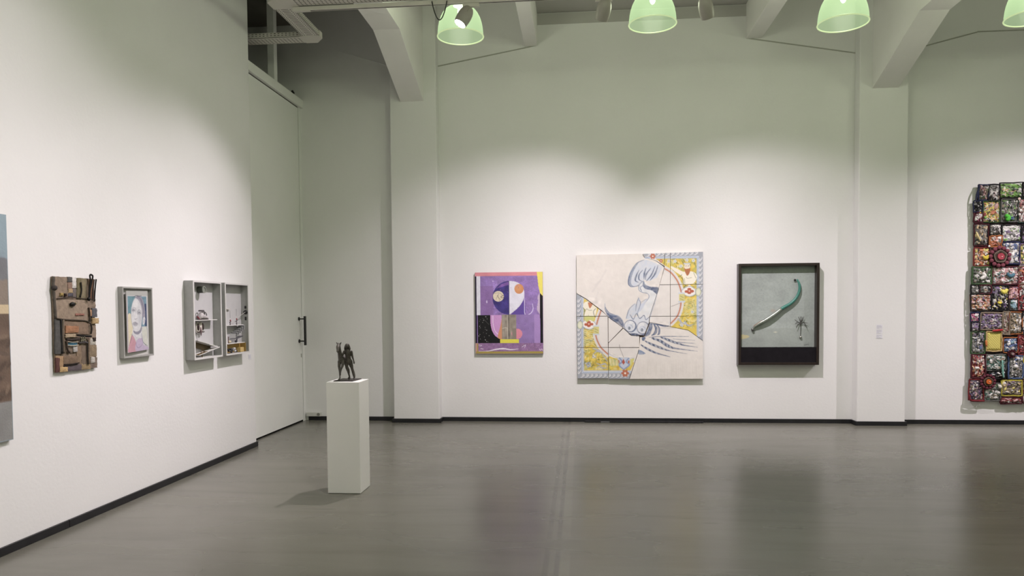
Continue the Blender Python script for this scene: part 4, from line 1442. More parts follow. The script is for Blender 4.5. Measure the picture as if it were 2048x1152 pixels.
# ---------------------------------------------------------------- framed portrait drawing
def make_portrait():
    o = thing('framed_portrait', (XL, 5.91, 1.206), 'grey box frame holding a pale drawn portrait on blue and pink', 'picture')
    y0, y1, z0, z1, dp = 5.724, 6.150, 1.204, 1.797, .043
    MF = mat('grey_frame_paint', (.36, .355, .34), .6, .3, var=.06, scale=30., stretch=(1, 1, .3))
    t = .014
    a, b = XL + .002, XL + dp
    MB().box(a, b, y0, y0 + t, z0, z1).build('frame_rail', MF, o, bevel=.0015)
    MB().box(a, b, y1 - t, y1, z0, z1).build('frame_rail', MF, o, bevel=.0015)
    MB().box(a, b, y0 + t, y1 - t, z1 - t, z1).build('frame_rail', MF, o, bevel=.0015)
    MB().box(a, b, y0 + t, y1 - t, z0, z0 + t).build('frame_rail', MF, o, bevel=.0015)
    MB().box(a, a + .008, y0 + t, y1 - t, z0 + t, z1 - t).build('mat_board', mat('grey_mat', (.50, .495, .48), .8, .2, var=.04), o)
    P = Paint(205, 170, 506, 912, 2., (196, 196, 196))
    P.rect(222, 235, 490, 905, (196, 198, 200))
    P.rect(222, 240, 330, 480, (104, 146, 158))
    P.rect(400, 240, 486, 610, (112, 146, 164))
    P.rect(458, 330, 486, 610, (66, 80, 116))
    P.noise(222, 238, 484, 610, 20, .14)
    P.poly([(218, 480), (270, 470), (280, 640), (236, 800), (224, 830), (216, 820)], (214, 204, 172), smooth=True)
    P.rect(205, 170, 221, 912, (186, 180, 186))
    P.rect(205, 170, 506, 232, (176, 176, 172))
    P.poly([(410, 640), (480, 610), (492, 700), (488, 850), (440, 830), (420, 740)], (200, 202, 192), smooth=True)
    # clothes and neck
    P.poly([(214, 905), (228, 820), (262, 710), (300, 740), (330, 830), (334, 905)], (196, 146, 158), smooth=True)
    P.poly([(320, 905), (330, 780), (400, 740), (430, 830), (490, 862), (490, 905)], (184, 168, 194), smooth=True)
    P.poly([(284, 640), (400, 600), (410, 690), (404, 745), (340, 745), (300, 730)], (206, 206, 210), smooth=True)
    # hair
    P.poly([(318, 262), (352, 238), (404, 240), (444, 300), (462, 400), (462, 500), (440, 560), (420, 480), (404, 380), (366, 296)], (148, 146, 160), smooth=True)
    P.line([(352, 244), (400, 270), (432, 350), (448, 450)], [6, 18, 8], (118, 116, 134), .7)
    P.line([(330, 262), (380, 290), (410, 360), (424, 440)], [4, 10, 4], (176, 174, 184), .8)
    # face
    P.poly([(306, 290), (330, 264), (366, 282), (400, 340), (418, 430), (412, 540), (394, 612), (352, 664), (312, 654), (282, 604), (264, 500), (268, 400), (284, 330)], (204, 205, 208), smooth=True)
    P.ell(330, 330, 34, 52, (222, 223, 224), .8, soft=.4)
    P.ell(324, 470, 20, 50, (224, 224, 226), .8, soft=.4)
    P.ell(386, 520, 22, 60, (186, 187, 194), .8, soft=.5)
    P.ell(296, 408, 24, 22, (160, 160, 170), .8, soft=.4)
    P.ell(376, 440, 30, 24, (160, 160, 170), .8, soft=.4)
    P.ell(300, 520, 26, 30, (214, 215, 218), .7, soft=.5)
    P.ell(318, 572, 36, 17, (150, 148, 160), .85, soft=.35)
    P.ell(325, 620, 26, 16, (214, 214, 218), .8, soft=.4)
    P.poly([(288, 650), (330, 668), (384, 650), (408, 600), (404, 660), (360, 700), (306, 690)], (128, 127, 144), .9, smooth=True)
    P.poly([(436, 500), (462, 496), (458, 560), (430, 590), (424, 540)], (200, 200, 206), smooth=True)
    P.line([(440, 520), (452, 530), (440, 560)], 5, (140, 140, 154))
    for q, w, c in (([(276, 402), (300, 374), (326, 384), (330, 420), (318, 470), (310, 504)], 5, (124, 122, 138)), ([(350, 432), (374, 402), (404, 420)], 6, (120, 118, 136)), ([(280, 412), (300, 404), (318, 416)], 8, (92, 90, 108)),
                    ([(360, 446), (380, 434), (398, 450)], 8, (92, 90, 108)), ([(308, 508), (322, 516), (350, 506)], 7, (116, 114, 128)), ([(286, 562), (312, 550), (326, 556), (354, 572)], 6, (104, 102, 118)),
                    ([(296, 586), (325, 598), (350, 584)], 6, (122, 120, 136)), ([(276, 320), (262, 400), (262, 500), (280, 604), (300, 655)], 4, (126, 126, 142)), ([(412, 545), (396, 625), (356, 672)], 5, (128, 128, 146)),
                    ([(306, 246), (345, 232), (380, 236), (420, 232)], [9], (58, 58, 78)), ([(262, 690), (262, 730), (240, 790), (224, 830)], 5, (110, 90, 118)), ([(326, 770), (324, 830), (350, 862), (400, 842), (414, 800)], 6, (132, 116, 148)),
                    ([(402, 690), (420, 790), (456, 830), (490, 850)], 8, (100, 102, 126)), ([(462, 600), (486, 640), (490, 760)], 5, (92, 94, 118)), ([(452, 830), (466, 846)], 12, (84, 88, 112)), ([(300, 700), (330, 740), (360, 735)], 5, (160, 160, 172)),
                    ([(222, 240), (480, 240)], 5, (66, 70, 96)), ([(486, 242), (486, 600)], 4, (70, 74, 104)), ([(268, 690), (276, 715)], 9, (84, 76, 96))):
        P.line(q, w if hasattr(w, '__len__') and len(w) > 1 else ([w[0] * .5, w[0], w[0] * .5] if hasattr(w, '__len__') else [w * .4, w, w * .4]), c, .85)
    P.noise(222, 240, 490, 900, 16, .05)
    ys0, ys1, zs0, zs1 = 5.772, 6.098, 1.248, 1.768

    def pl(x, y, d):
        u = (x - 205) / 301
        return (XL + .022 + d + .016 * (1 - u), ys0 + u * (ys1 - ys0), zs1 + (y - 170) / 742 * (zs0 - zs1))
    painted_panel('portrait_sheet', P, [(205, 178), (506, 170), (506, 896), (205, 912)], pl, .006, M_DRAW, o, 3.6, (200, 198, 196))
    MB().box(XL + .010, XL + .023, 5.82, 6.05, 1.30, 1.71).build('spacer', mat('dark_spacer', (.02, .02, .02), .8, .1), o)


make_portrait()

# ---------------------------------------------------------------- two grey wall cabinets with small finds
M_CAB = mat('cabinet_grey_shaded', (.40, .40, .395), .6, .3, var=.05, scale=26.)  # one grey paint with the back; shade put into this darker tone
M_CABB = mat('cabinet_back_lit', (.52, .515, .525), .7, .25, var=.03, scale=16.)  # same grey paint as the sides, spotlit brightness put into the colour
M_SHELF = mat('shelf_white_lit_edge', (.66, .65, .64), .6, .3, var=.03)
CX0, CX1 = XL + .003, -3.686


def cabinet(y0, y1, z0, z1, label, shelves):
    o = thing('wall_cabinet', (XL, (y0 + y1) / 2, z0), label, 'cabinet', 'grey wall cabinets')
    t = .013
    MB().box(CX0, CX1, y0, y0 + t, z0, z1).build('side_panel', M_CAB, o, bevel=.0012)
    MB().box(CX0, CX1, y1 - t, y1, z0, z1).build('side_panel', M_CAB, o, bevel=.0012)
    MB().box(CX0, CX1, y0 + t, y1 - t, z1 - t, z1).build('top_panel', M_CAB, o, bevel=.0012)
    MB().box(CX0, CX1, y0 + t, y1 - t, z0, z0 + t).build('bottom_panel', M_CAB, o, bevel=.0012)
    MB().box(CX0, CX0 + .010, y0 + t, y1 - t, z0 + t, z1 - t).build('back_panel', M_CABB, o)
    MB().box(CX1 - .003, CX1 + .003, y0 - .001, y0 + t + .004, z0 - .001, z1 + .001).build('lit_front_edge', M_SHELF, o)  # edges are cabinet grey too; grazing spotlight put into the paler colour
    MB().box(CX1 - .003, CX1 + .003, y1 - t - .004, y1 + .001, z0 - .001, z1 + .001).build('lit_front_edge', M_SHELF, o)
    MB().box(CX1 - .003, CX1 + .003, y0 + t + .004, y1 - t - .004, z1 - t - .003, z1 + .001).build('lit_front_edge', M_SHELF, o)
    MB().box(CX1 - .003, CX1 + .003, y0 + t + .004, y1 - t - .004, z0 - .001, z0 + t + .003).build('lit_front_edge', M_SHELF, o)
    for z, ya, yb in shelves:
        MB().box(CX0 + .010, CX1 - .008, ya, yb, z - .008, z).build('shelf', M_SHELF, o, bevel=.001)
    return o


cabinet(6.738, 7.289, 1.1175, 1.883, 'grey open wall cabinet with a small boot and a tilted box inside', [(1.502, 6.751, 7.213)])
cabinet(7.370, 7.915, 1.1195, 1.882, 'grey open wall cabinet with tiny red figures and a folded paper garland', [(1.436, 7.383, 7.80), (1.242, 7.383, 7.82)])

# finds in the first cabinet
OFF[0] = Vector((-.012, .051, 0))
XB = CX0 + .010 + .0122
CXI = CX1 + .012


def cyl_x(x0, x1, y, z, r, n=20, wall=.006):
    mt = Matrix.Translation((x0, y, z)) @ Matrix.Rotation(math.pi / 2, 4, 'Y')
    L = x1 - x0
    return MB().lathe([(.001, 0), (r, 0), (r, L), (r - wall, L), (r - wall, L * .25), (.001, L * .25)], n, mt)


o = thing('wall_cup', (XB, 6.93, 1.77), 'dark cup fixed sideways to the back of the boot cabinet', 'cup')
cyl_x(XB + .0005, XB + .062, 6.93, 1.80, .033).build('cup_body', mat('cup_grey_green', (70, 74, 66), .5, .4), o, smooth=True, auto=.6)
cyl_x(XB + .058, XB + .066, 6.93, 1.80, .035, wall=.01).build('cup_rim', mat('cup_rim_grey', (130, 134, 126), .5, .4), o, smooth=True, auto=.6)

bt = thing('small_boot', (-3.715, 6.93, 1.503), 'small white baby boot with dark laces on the upper cabinet shelf', 'boot')
bm_ = MB()
secs = [(6.868, .020, .016, .020), (6.885, .026, .034, .034), (6.905, .027, .040, .044), (6.93, .026, .030, .032), (6.955, .027, .022, .024), (6.985, .026, .018, .020), (7.010, .016, .012, .013)]
vv = []
for (y, w, h, zc) in secs:
    for k in range(12):
        a = 2 * math.pi * k / 12
        vv.append((-3.712 + w * math.cos(a), y, max(1.508, 1.506 + zc + h * math.sin(a))))
bm_.add(vv, [(i * 12 + k, i * 12 + (k + 1) % 12, (i + 1) * 12 + (k + 1) % 12, (i + 1) * 12 + k) for i in range(len(secs) - 1) for k in range(12)] + [tuple(range(12)), tuple(range(72, 84))])
bm_.build('boot_upper', mat('boot_white', (196, 190, 192), .5, .4), bt, smooth=True)
MB().prism([(6.866, -3.735), (7.0, -3.736), (7.016, -3.712), (7.0, -3.688), (6.866, -3.69)], 1.503, 1.511, 2).move(Matrix(((0, 1, 0, 0), (1, 0, 0, 0), (0, 0, 1, 0), (0, 0, 0, 1)))).build('boot_sole', mat('boot_sole_dark', (70, 62, 64)), bt)
MB().lathe([(.026, 0), (.029, .008), (.024, .014), (.018, .008)], 14, Matrix.Translation((-3.712, 6.903, 1.585))).build('boot_collar', mat('lace_dark', (72, 66, 68)), bt, smooth=True)
MB().tube(catmull([(-3.695, 6.915, 1.585), (-3.683, 6.935, 1.57), (-3.683, 6.95, 1.552), (-3.69, 6.965, 1.545)], 5), .004, 6).build('boot_lace', mat('lace_dark', (72, 66, 68)), bt, smooth=True)
MB().tube(catmull([(-3.69, 6.895, 1.59), (-3.682, 6.905, 1.57), (-3.686, 6.925, 1.558)], 5), .004, 6).build('boot_lace', mat('lace_dark', (72, 66, 68)), bt, smooth=True)
tag(MB().tube(catmull([(-3.70, 6.80, 1.535), (-3.695, 6.815, 1.52), (-3.69, 6.83, 1.508)], 5), [.008] * 6 + [.005] * 5, 8).build('red_claw', mat('claw_red', (120, 50, 60), .4, .4), smooth=True), 'tiny dark red claw lying beside the white boot', 'trinket')

mk = thing('white_shell_mask', (XB, 6.885, 1.375), 'white owl-like shell mask with two dark hollows hung under the upper shelf', 'mask')
MB().ball((XB + .022, 6.862, 1.425), (.018, .040, .055), 14, 10).build('mask_half', mat('mask_white', (206, 200, 192), .5, .4), mk, smooth=True)
MB().ball((XB + .022, 6.930, 1.425), (.018, .040, .055), 14, 10).build('mask_half', mat('mask_white', (206, 200, 192), .5, .4), mk, smooth=True)
for y in (6.852, 6.938):
    MB().ball((XB + .036, y, 1.432), (.010, .020, .036), 12, 8).build('dark_hollow', mat('hollow_brown', (52, 38, 36), .6, .3), mk, smooth=True)
    MB().tube([(XB + .038, y - .022, 1.384), (XB + .041, y, 1.380), (XB + .038, y + .022, 1.384)], .005, 8).build('dark_lip', mat('hollow_brown', (52, 38, 36)), mk, smooth=True)
MB().tube([(XB + .038, 6.896, 1.428), (XB + .040, 6.897, 1.385), (XB + .036, 6.902, 1.345)], [.004, .009, .003], 8).build('hanging_stem', mat('stem_plum', (124, 100, 104)), mk, smooth=True)

tbx = thing('tilted_box', (-3.715, 6.98, 1.14), 'shallow white box lying tilted in the cabinet bottom, brown inside', 'box')
Mx = Matrix.Translation((-3.713, 6.965, 1.262)) @ Matrix.Rotation(math.radians(-11), 4, 'X')
M_BW = mat('box_white', (.60, .59, .57), .6, .3)
for a in ((-.036, .036, -.21, .19, -.003, .003, 'lid_board'),):
    MB().box(*a[:6]).move(Mx).build(a[6], M_BW, tbx)
MB().box(-.036, -.032, -.21, .17, -.06, -.003).move(Mx).build('back_board', mat('box_brown', (104, 86, 52)), tbx)
MB().box(.030, .036, .02, .19, -.008, -.003).move(Mx).build('front_lip', M_BW, tbx)
Mx2 = Matrix.Translation((-3.713, 6.97, 1.187)) @ Matrix.Rotation(math.radians(8), 4, 'X')
MB().box(-.036, .036, -.20, .225, -.006, .002).move(Mx2).build('flap_board', M_BW, tbx)
MB().box(.0, .035, -.20, -.02, .002, .0035).move(Mx2).build('brown_lining', mat('box_brown', (104, 86, 52)), tbx)
MB().box(-.036, .034, -.255, .05, 1.1345 - 1.185, 1.137 - 1.185).move(Matrix.Translation((-3.713, 6.99, 1.185))).build('loose_card', M_BW, tbx)
hk = thing('brass_hook', (-3.685, 6.90, 1.136), 'small brass tap-like hook standing at the front of the boot cabinet', 'hook')
MBR = mat('aged_brass', (110, 92, 70), .4, .5, metal=.4)
MB().tube([(-3.682, 6.84, 1.1375), (-3.682, 6.842, 1.165), (-3.682, 6.845, 1.185)], [.007, .004, .006], 8).build('hook_stem', MBR, hk, smooth=True)
MB().tube(catmull([(-3.682, 6.82, 1.186), (-3.680, 6.83, 1.196), (-3.680, 6.87, 1.194), (-3.682, 6.90, 1.184)], 5), .004, 8).build('hook_arm', MBR, hk, smooth=True)

# finds in the second cabinet
for (y, z, h, lb) in ((7.495, 1.437, .075, 'tiny red figure under a white hook on the second cabinet shelf'), (7.64, 1.437, .095, 'tiny red figure with a thread, nearer the cabinet wall')):
    f = thing('red_figurine', (-3.71, y, z), lb, 'figurine')
    MB().tube([(-3.71, y, z), (-3.71, y + .004, z + h * .4)], [.008, .006], 8).build('body', mat('figure_grey', (120, 112, 116)), f, smooth=True)
    MB().ball((-3.71, y + .006, z + h * .62), (.007, .009, .012), 10, 7).build('head', mat('figure_red', (140, 70, 78)), f, smooth=True)
    MB().tube([(-3.71, y - .014, z + h * .35), (-3.71, y + .016, z + h * .5)], .004, 6).build('arms', mat('figure_dark', (60, 50, 54)), f, smooth=True)
    MB().tube([(-3.71, y, z + h), (-3.71, y, z + h + .075)], .0012, 5).build('thread', M_CORD, f)
tag(MB().box(XB + .0003, XB + .022, 7.475, 7.555, 1.602, 1.609).build('white_hook_rail', mat('mask_white', (206, 200, 192))), 'little white rail fixed high in the second cabinet', 'rail')
rd = thing('round_handle', (-3.69, 7.846, 1.53), 'black round pull with a pale cord on the inner side of the second cabinet', 'handle')
MB().lathe([(.001, 0), (.024, 0), (.021, .012), (.001, .014)], 16, Matrix.Translation((-3.703, 7.8465, 1.57)) @ Matrix.Rotation(math.pi / 2, 4, 'X')).build('pull', M_BLACK, rd, smooth=True)
MB().box(-3.712, -3.694, 7.843, 7.8465, 1.48, 1.52).build('plate', M_BLACK, rd)
MB().box(-3.712, -3.694, 7.843, 7.8465, 1.61, 1.64).build('plate', M_BLACK, rd)
MB().tube([(-3.70, 7.835, 1.572), (-3.71, 7.74, 1.535), (-3.715, 7.67, 1.51)], .0022, 6).build('pale_cord', mat('cord_pale', (200, 198, 192)), rd)
gl = thing('paper_garland', (-3.71, 7.70, 1.29), 'folded black and white paper garland under the second cabinet shelf', 'garland')
for k in range(11):
    t = k / 10
    y, z = 7.54 + .21 * t, 1.318 + .088 * t
    MB().add([(-3.74, y, z - .026), (-3.675, y + .004, z - .026 + (k % 2) * .01), (-3.675, y + .014, z + .026), (-3.74, y + .010, z + .026)], [(0, 1, 2, 3)]).build('paper_fold', mat('paper_dark', (92, 92, 98)) if k % 2 else mat('paper_white', (196, 196, 198)), gl)
for k in range(6):
    y, z = 7.53 + .036 * k, 1.290 + R.uniform(-.012, .012)
    MB().add([(-3.735, y, z), (-3.68, y + .006, z + .004), (-3.68, y + .022, z + .018), (-3.735, y + .018, z + .016)], [(0, 1, 2, 3)]).build('paper_fold', mat('paper_grey', (96, 96, 100)), gl)
bd = thing('dark_bird', (-3.70, 7.60, 1.243), 'tiny dark bird figure on the lowest shelf of the second cabinet', 'figurine')
MB().ball((-3.70, 7.60, 1.257), (.012, .024, .013), 12, 8).build('body', mat('bird_dark', (44, 44, 54)), bd, smooth=True)
MB().tube([(-3.70, 7.615, 1.262), (-3.70, 7.622, 1.284)], [.008, .005], 8).build('tail', mat('bird_dark', (44, 44, 54)), bd, smooth=True)
cd_ = thing('cream_shell', (-3.70, 7.44, 1.243), 'cream shell with a thin dark stick on the lowest shelf of the second cabinet', 'shell')
MB().ball((-3.70, 7.455, 1.258), (.016, .024, .015), 12, 8).build('shell', mat('shell_cream', (206, 196, 170)), cd_, smooth=True)
MB().tube([(-3.70, 7.425, 1.243), (-3.70, 7.423, 1.315)], .004, 6).build('stick', mat('stick_brown', (104, 72, 66)), cd_)
M_YW = mat('yellow_pine', (176, 146, 86), .6, .3, var=.1, scale=20., stretch=(1, 1, .2))
wb_ = thing('pine_box', (-3.72, 7.56, 1.136), 'open yellow pine lining in the bottom of the second cabinet', 'box')
MB().box(XB + .0005, XB + .006, 7.332, 7.80, 1.1365, 1.233).build('back_board', M_YW, wb_)
MB().box(XB + .006, CXI - .010, 7.795, 7.80, 1.1365, 1.233).build('side_board', M_YW, wb_)
tag(MB().box(-3.74, -3.69, 7.68, 7.76, 1.136, 1.186).build('pine_block', mat('pine_light', (206, 178, 118)), bevel=.002), 'light pine block in the bottom of the second cabinet', 'block')
st = thing('crumpled_print', (-3.70, 7.50, 1.136), 'crumpled black and white printed cloth in the bottom of the second cabinet', 'cloth')
for k in range(16):
    y, z, x = 7.43 + R.random() * .15, 1.152 + R.random() * .036, -3.725 + R.random() * .05
    MB().ball((x, y, z), (.012, .02, .013), 8, 6).build('fold', mat('print_black', (40, 38, 44)) if k % 2 else mat('print_white', (196, 194, 196)), st, smooth=True)

OFF[0] = Vector((0, 0, 0))

# ---------------------------------------------------------------- small wall labels, socket
def wall_label(name, o, face, blocks):
    for b in blocks:
        MB().box(*b).build('text_block', mat('label_ink', (150, 150, 156), .8, .1), o)


lb = thing('wall_label', (3.92, PF, 1.152), 'column of small white caption cards on the pillar beside the shadow box', 'label')
ML = mat('label_white', (.76, .755, .80), .7, .2)
for k in range(3):
    za, zb = 1.335 - k * .064, 1.335 - k * .064 - .056
    c = MB().box(3.882, 3.960, PF - .003, PF - .0005, zb, za).build('caption_card', ML, lb)
    for j in range(5):
        w = (.05, .064, .058, .066, .03)[(j + k) % 5]
        MB().box(3.888, 3.888 + w, PF - .0034, PF - .003, za - .010 - j * .009, za - .013 - j * .009).build('text_line', mat('label_ink', (176, 176, 186), .8, .1), c)
lb = thing('wall_label', (XL, 8.12, 1.02), 'small white caption card low beside the second grey cabinet', 'label')
c = MB().box(XL + .0005, XL + .003, 8.085, 8.155, 1.03, 1.085).build('caption_card', ML, lb)
for j in range(4):
    MB().box(XL + .003, XL + .0034, 8.092, 8.092 + (.05, .04, .055, .03)[j], 1.072 - j * .010, 1.075 - j * .010).build('text_line', mat('label_ink', (176, 176, 186), .8, .1), c)
sk = thing('power_socket', (-3.82, D, .058), 'white trunking box with a power socket above the baseboard by the door', 'socket')
MB().box(-3.925, -3.712, D - .045, D - .001, .058, .114).build('trunking', mat('socket_white', (.62, .62, .58), .5, .4), sk, bevel=.003)
MB().lathe([(.022, 0), (.022, .004), (.018, .004), (.017, .0015), (.001, .0015)], 18, Matrix.Translation((-3.745, D - .045, .087)) @ Matrix.Rotation(math.pi / 2, 4, 'X')).build('socket_ring', mat('socket_grey', (140, 140, 132), .5, .4), sk)
for dx in (-.006, .006):
    MB().ball((-3.745 + dx, D - .047, .087), (.003, .002, .003), 8, 5).build('socket_hole', M_BLACK, sk)
cl = thing('ceiling_clip', (XD, 9.96, 4.56), 'tiny dark clip sitting on top of the white door beam', 'clip')
MB().box(XD - .02, XD + .03, 9.945, 9.975, 4.56, 4.60).build('clip_body', M_BLACK, cl, bevel=.004)
MB().ball((XD + .005, 9.96, 4.607), .018, 10, 7).build('clip_head', M_BLACK, cl, smooth=True)

# ---------------------------------------------------------------- plinth
pd_ = thing('plinth', (-2.039, 6.295, 0), 'tall white square plinth standing free on the grey floor', 'plinth')
M_PL = mat('plinth_paint', (.85, .84, .82), .6, .3, var=.015, scale=5.)
MB().box(-2.184, -1.894, 6.15, 6.44, .003, .967).build('plinth_body', M_PL, pd_, bevel=.002)
MB().box(-2.178, -1.900, 6.156, 6.434, 0, .003).build('plinth_foot', M_GAP, pd_)


# ---------------------------------------------------------------- bronze of a person leading a horse
def fused(name, parts, material, parent, voxel):
    """overlapping limbs fused into one continuous skin"""
    m = MB()
    for p in parts:
        if p[0] == 't':
            n = len(p[1])
            pts = catmull(p[1], 5) if n > 2 else p[1]
            r = np.interp(np.linspace(0, 1, len(pts)), np.linspace(0, 1, n), p[2])
            m.tube(pts, list(r), 10, flat=p[3] if len(p) > 3 else 1.)
            m.ball(pts[0], r[0], 10, 7)
            m.ball(pts[-1], r[-1], 10, 7)
        else:
            m.ball(p[1], p[2], 14, 10)
    org = ORG[parent]
    me = bpy.data.meshes.new(name)
    me.from_pydata([tuple(Vector(v) - org) for v in m.v], [], m.f)
    bm = bmesh.new()
    bm.from_mesh(me)
    bmesh.ops.recalc_face_normals(bm, faces=bm.faces)
    bm.to_mesh(me)
    bm.free()
    o = bpy.data.objects.new(name, me)
    C.objects.link(o)
    md = o.modifiers.new('fuse', 'REMESH')
    md.mode = 'VOXEL'
    md.voxel_size = voxel
    ms = o.modifiers.new('soft', 'SMOOTH')
    ms.factor = .5
    ms.iterations = 2
    dg = bpy.context.evaluated_depsgraph_get()
    me2 = bpy.data.meshes.new_from_object(o.evaluated_get(dg))
    o.modifiers.clear()
    o.data = me2
    bpy.data.meshes.remove(me)
    me2.name = name
    me2.materials.clear()
    me2.materials.append(material)
    for p in me2.polygons:
        p.use_smooth = True
    o.parent = parent
    ORG[o] = org
    return o


def make_bronze():
    s = thing('bronze_sculpture', (-2.05, 6.33, .967), 'dark bronze of a long-haired figure walking beside a horse, on the white plinth', 'sculpture')
    MZ = mat('dark_bronze', (.060, .053, .042), .45, .5, metal=.35, var=.35, scale=60., bump=.5, bscale=160.)
    MH = mat('horse_bronze', (.075, .068, .056), .42, .5, metal=.35, var=.4, scale=50., bump=.5, bscale=160.)
    MB().prism([(-2.142, 6.222), (-1.968, 6.212), (-1.953, 6.425), (-2.128, 6.435)], .967, .9745, 2).build('base_plate', mat('plate_bronze', (.030, .024, .022), .5, .4), s, bevel=.001)
    h = [
        ('b', (-2.092, 6.300, 1.152), (.031, .038, .036)), ('b', (-2.082, 6.345, 1.156), (.032, .055, .033)), ('b', (-2.072, 6.395, 1.160), (.033, .040, .036)),
        ('t', [(-2.094, 6.290, 1.165), (-2.098, 6.272, 1.205), (-2.100, 6.262, 1.245), (-2.100, 6.256, 1.275)], [.028, .020, .016, .014]),
        ('t', [(-2.100, 6.250, 1.286), (-2.099, 6.230, 1.266), (-2.096, 6.212, 1.243), (-2.095, 6.205, 1.230)], [.0165, .0180, .0120, .0110]),
        ('t', [(-2.111, 6.256, 1.290), (-2.117, 6.254, 1.300), (-2.122, 6.252, 1.308)], [.006, .0055, .002]), ('t', [(-2.089, 6.256, 1.290), (-2.083, 6.254, 1.300), (-2.077, 6.252, 1.308)], [.006, .0055, .002]),
        ('t', [(-2.106, 6.285, 1.135), (-2.108, 6.276, 1.095), (-2.102, 6.268, 1.055), (-2.101, 6.270, 1.010), (-2.101, 6.268, .990), (-2.105, 6.260, .980)], [.018, .0125, .0085, .0060, .0065, .0085]),
        ('t', [(-2.074, 6.285, 1.135), (-2.074, 6.262, 1.100), (-2.082, 6.248, 1.072), (-2.092, 6.260, 1.040), (-2.096, 6.266, 1.020)], [.016, .0115, .0085, .0060, .0070]),
        ('t', [(-2.085, 6.400, 1.140), (-2.080, 6.388, 1.095), (-2.066, 6.412, 1.050), (-2.060, 6.402, 1.008), (-2.058, 6.396, .988), (-2.061, 6.390, .980)], [.023, .014, .0085, .0060, .0065, .0085]),
        ('t', [(-2.056, 6.400, 1.140), (-2.042, 6.392, 1.095), (-2.028, 6.418, 1.050), (-2.012, 6.408, 1.008), (-2.010, 6.402, .988), (-2.013, 6.396, .980)], [.023, .014, .0085, .0060, .0065, .0085]),
        ('t', [(-2.068, 6.425, 1.175), (-2.066, 6.440, 1.140), (-2.066, 6.440, 1.085)], [.008, .010, .005]),
    ]
    fused('horse', h, MH, s, .0030)
    f = [
        ('t', [(-2.030, 6.300, 1.132), (-2.032, 6.300, 1.165), (-2.036, 6.300, 1.205), (-2.038, 6.300, 1.226)], [.025, .0215, .0265, .023]),
        ('b', (-2.036, 6.300, 1.218), (.038, .017, .016)), ('b', (-2.030, 6.302, 1.142), (.030, .020, .020)),
        ('t', [(-2.039, 6.300, 1.230), (-2.040, 6.297, 1.255)], [.010, .011]),
        ('b', (-2.040, 6.294, 1.268), (.0165, .019, .023)),
        ('t', [(-2.003, 6.300, 1.222), (-1.996, 6.303, 1.180), (-1.984, 6.296, 1.146), (-1.978, 6.292, 1.126)], [.0115, .0095, .0065, .0075]),
        ('t', [(-1.979, 6.290, 1.126), (-1.974, 6.286, 1.116)], [.004, .0025]), ('t', [(-1.977, 6.294, 1.126), (-1.975, 6.292, 1.112)], [.004, .0025]), ('t', [(-1.981, 6.288, 1.128), (-1.982, 6.282, 1.118)], [.0035, .0025]),
        ('t', [(-2.068, 6.298, 1.222), (-2.080, 6.280, 1.192), (-2.088, 6.262, 1.205)], [.0115, .0095, .0065]),
        ('t', [(-2.088, 6.260, 1.206), (-2.094, 6.252, 1.214)], [.006, .003]),
        ('t', [(-2.048, 6.298, 1.138), (-2.044, 6.290, 1.085), (-2.034, 6.290, 1.050), (-2.026, 6.300, 1.010), (-2.022, 6.302, .984), (-2.024, 6.280, .979)], [.0165, .0135, .0090, .0080, .0052, .0048]),
        ('t', [(-2.012, 6.300, 1.138), (-2.002, 6.302, 1.085), (-1.998, 6.306, 1.050), (-1.992, 6.318, 1.010), (-1.986, 6.320, .984), (-1.982, 6.298, .979)], [.0165, .0135, .0090, .0080, .0052, .0048]),
        ('b', (-2.040, 6.280, 1.262), (.004, .006, .006)),
    ]
    fg = fused('figure', f, MZ, s, .0028)
    hair = [('b', (-2.040, 6.300, 1.274), (.021, .021, .022)), ('t', [(-2.056, 6.300, 1.272), (-2.060, 6.299, 1.250), (-2.058, 6.296, 1.226)], [.008, .0095, .005]),
            ('t', [(-2.024, 6.300, 1.272), (-2.019, 6.299, 1.250), (-2.020, 6.296, 1.222)], [.008, .0095, .005]), ('t', [(-2.040, 6.314, 1.275), (-2.040, 6.318, 1.245), (-2.040, 6.316, 1.215)], [.014, .014, .008])]
    fused('hair', hair, MZ, fg, .0028)


make_bronze()


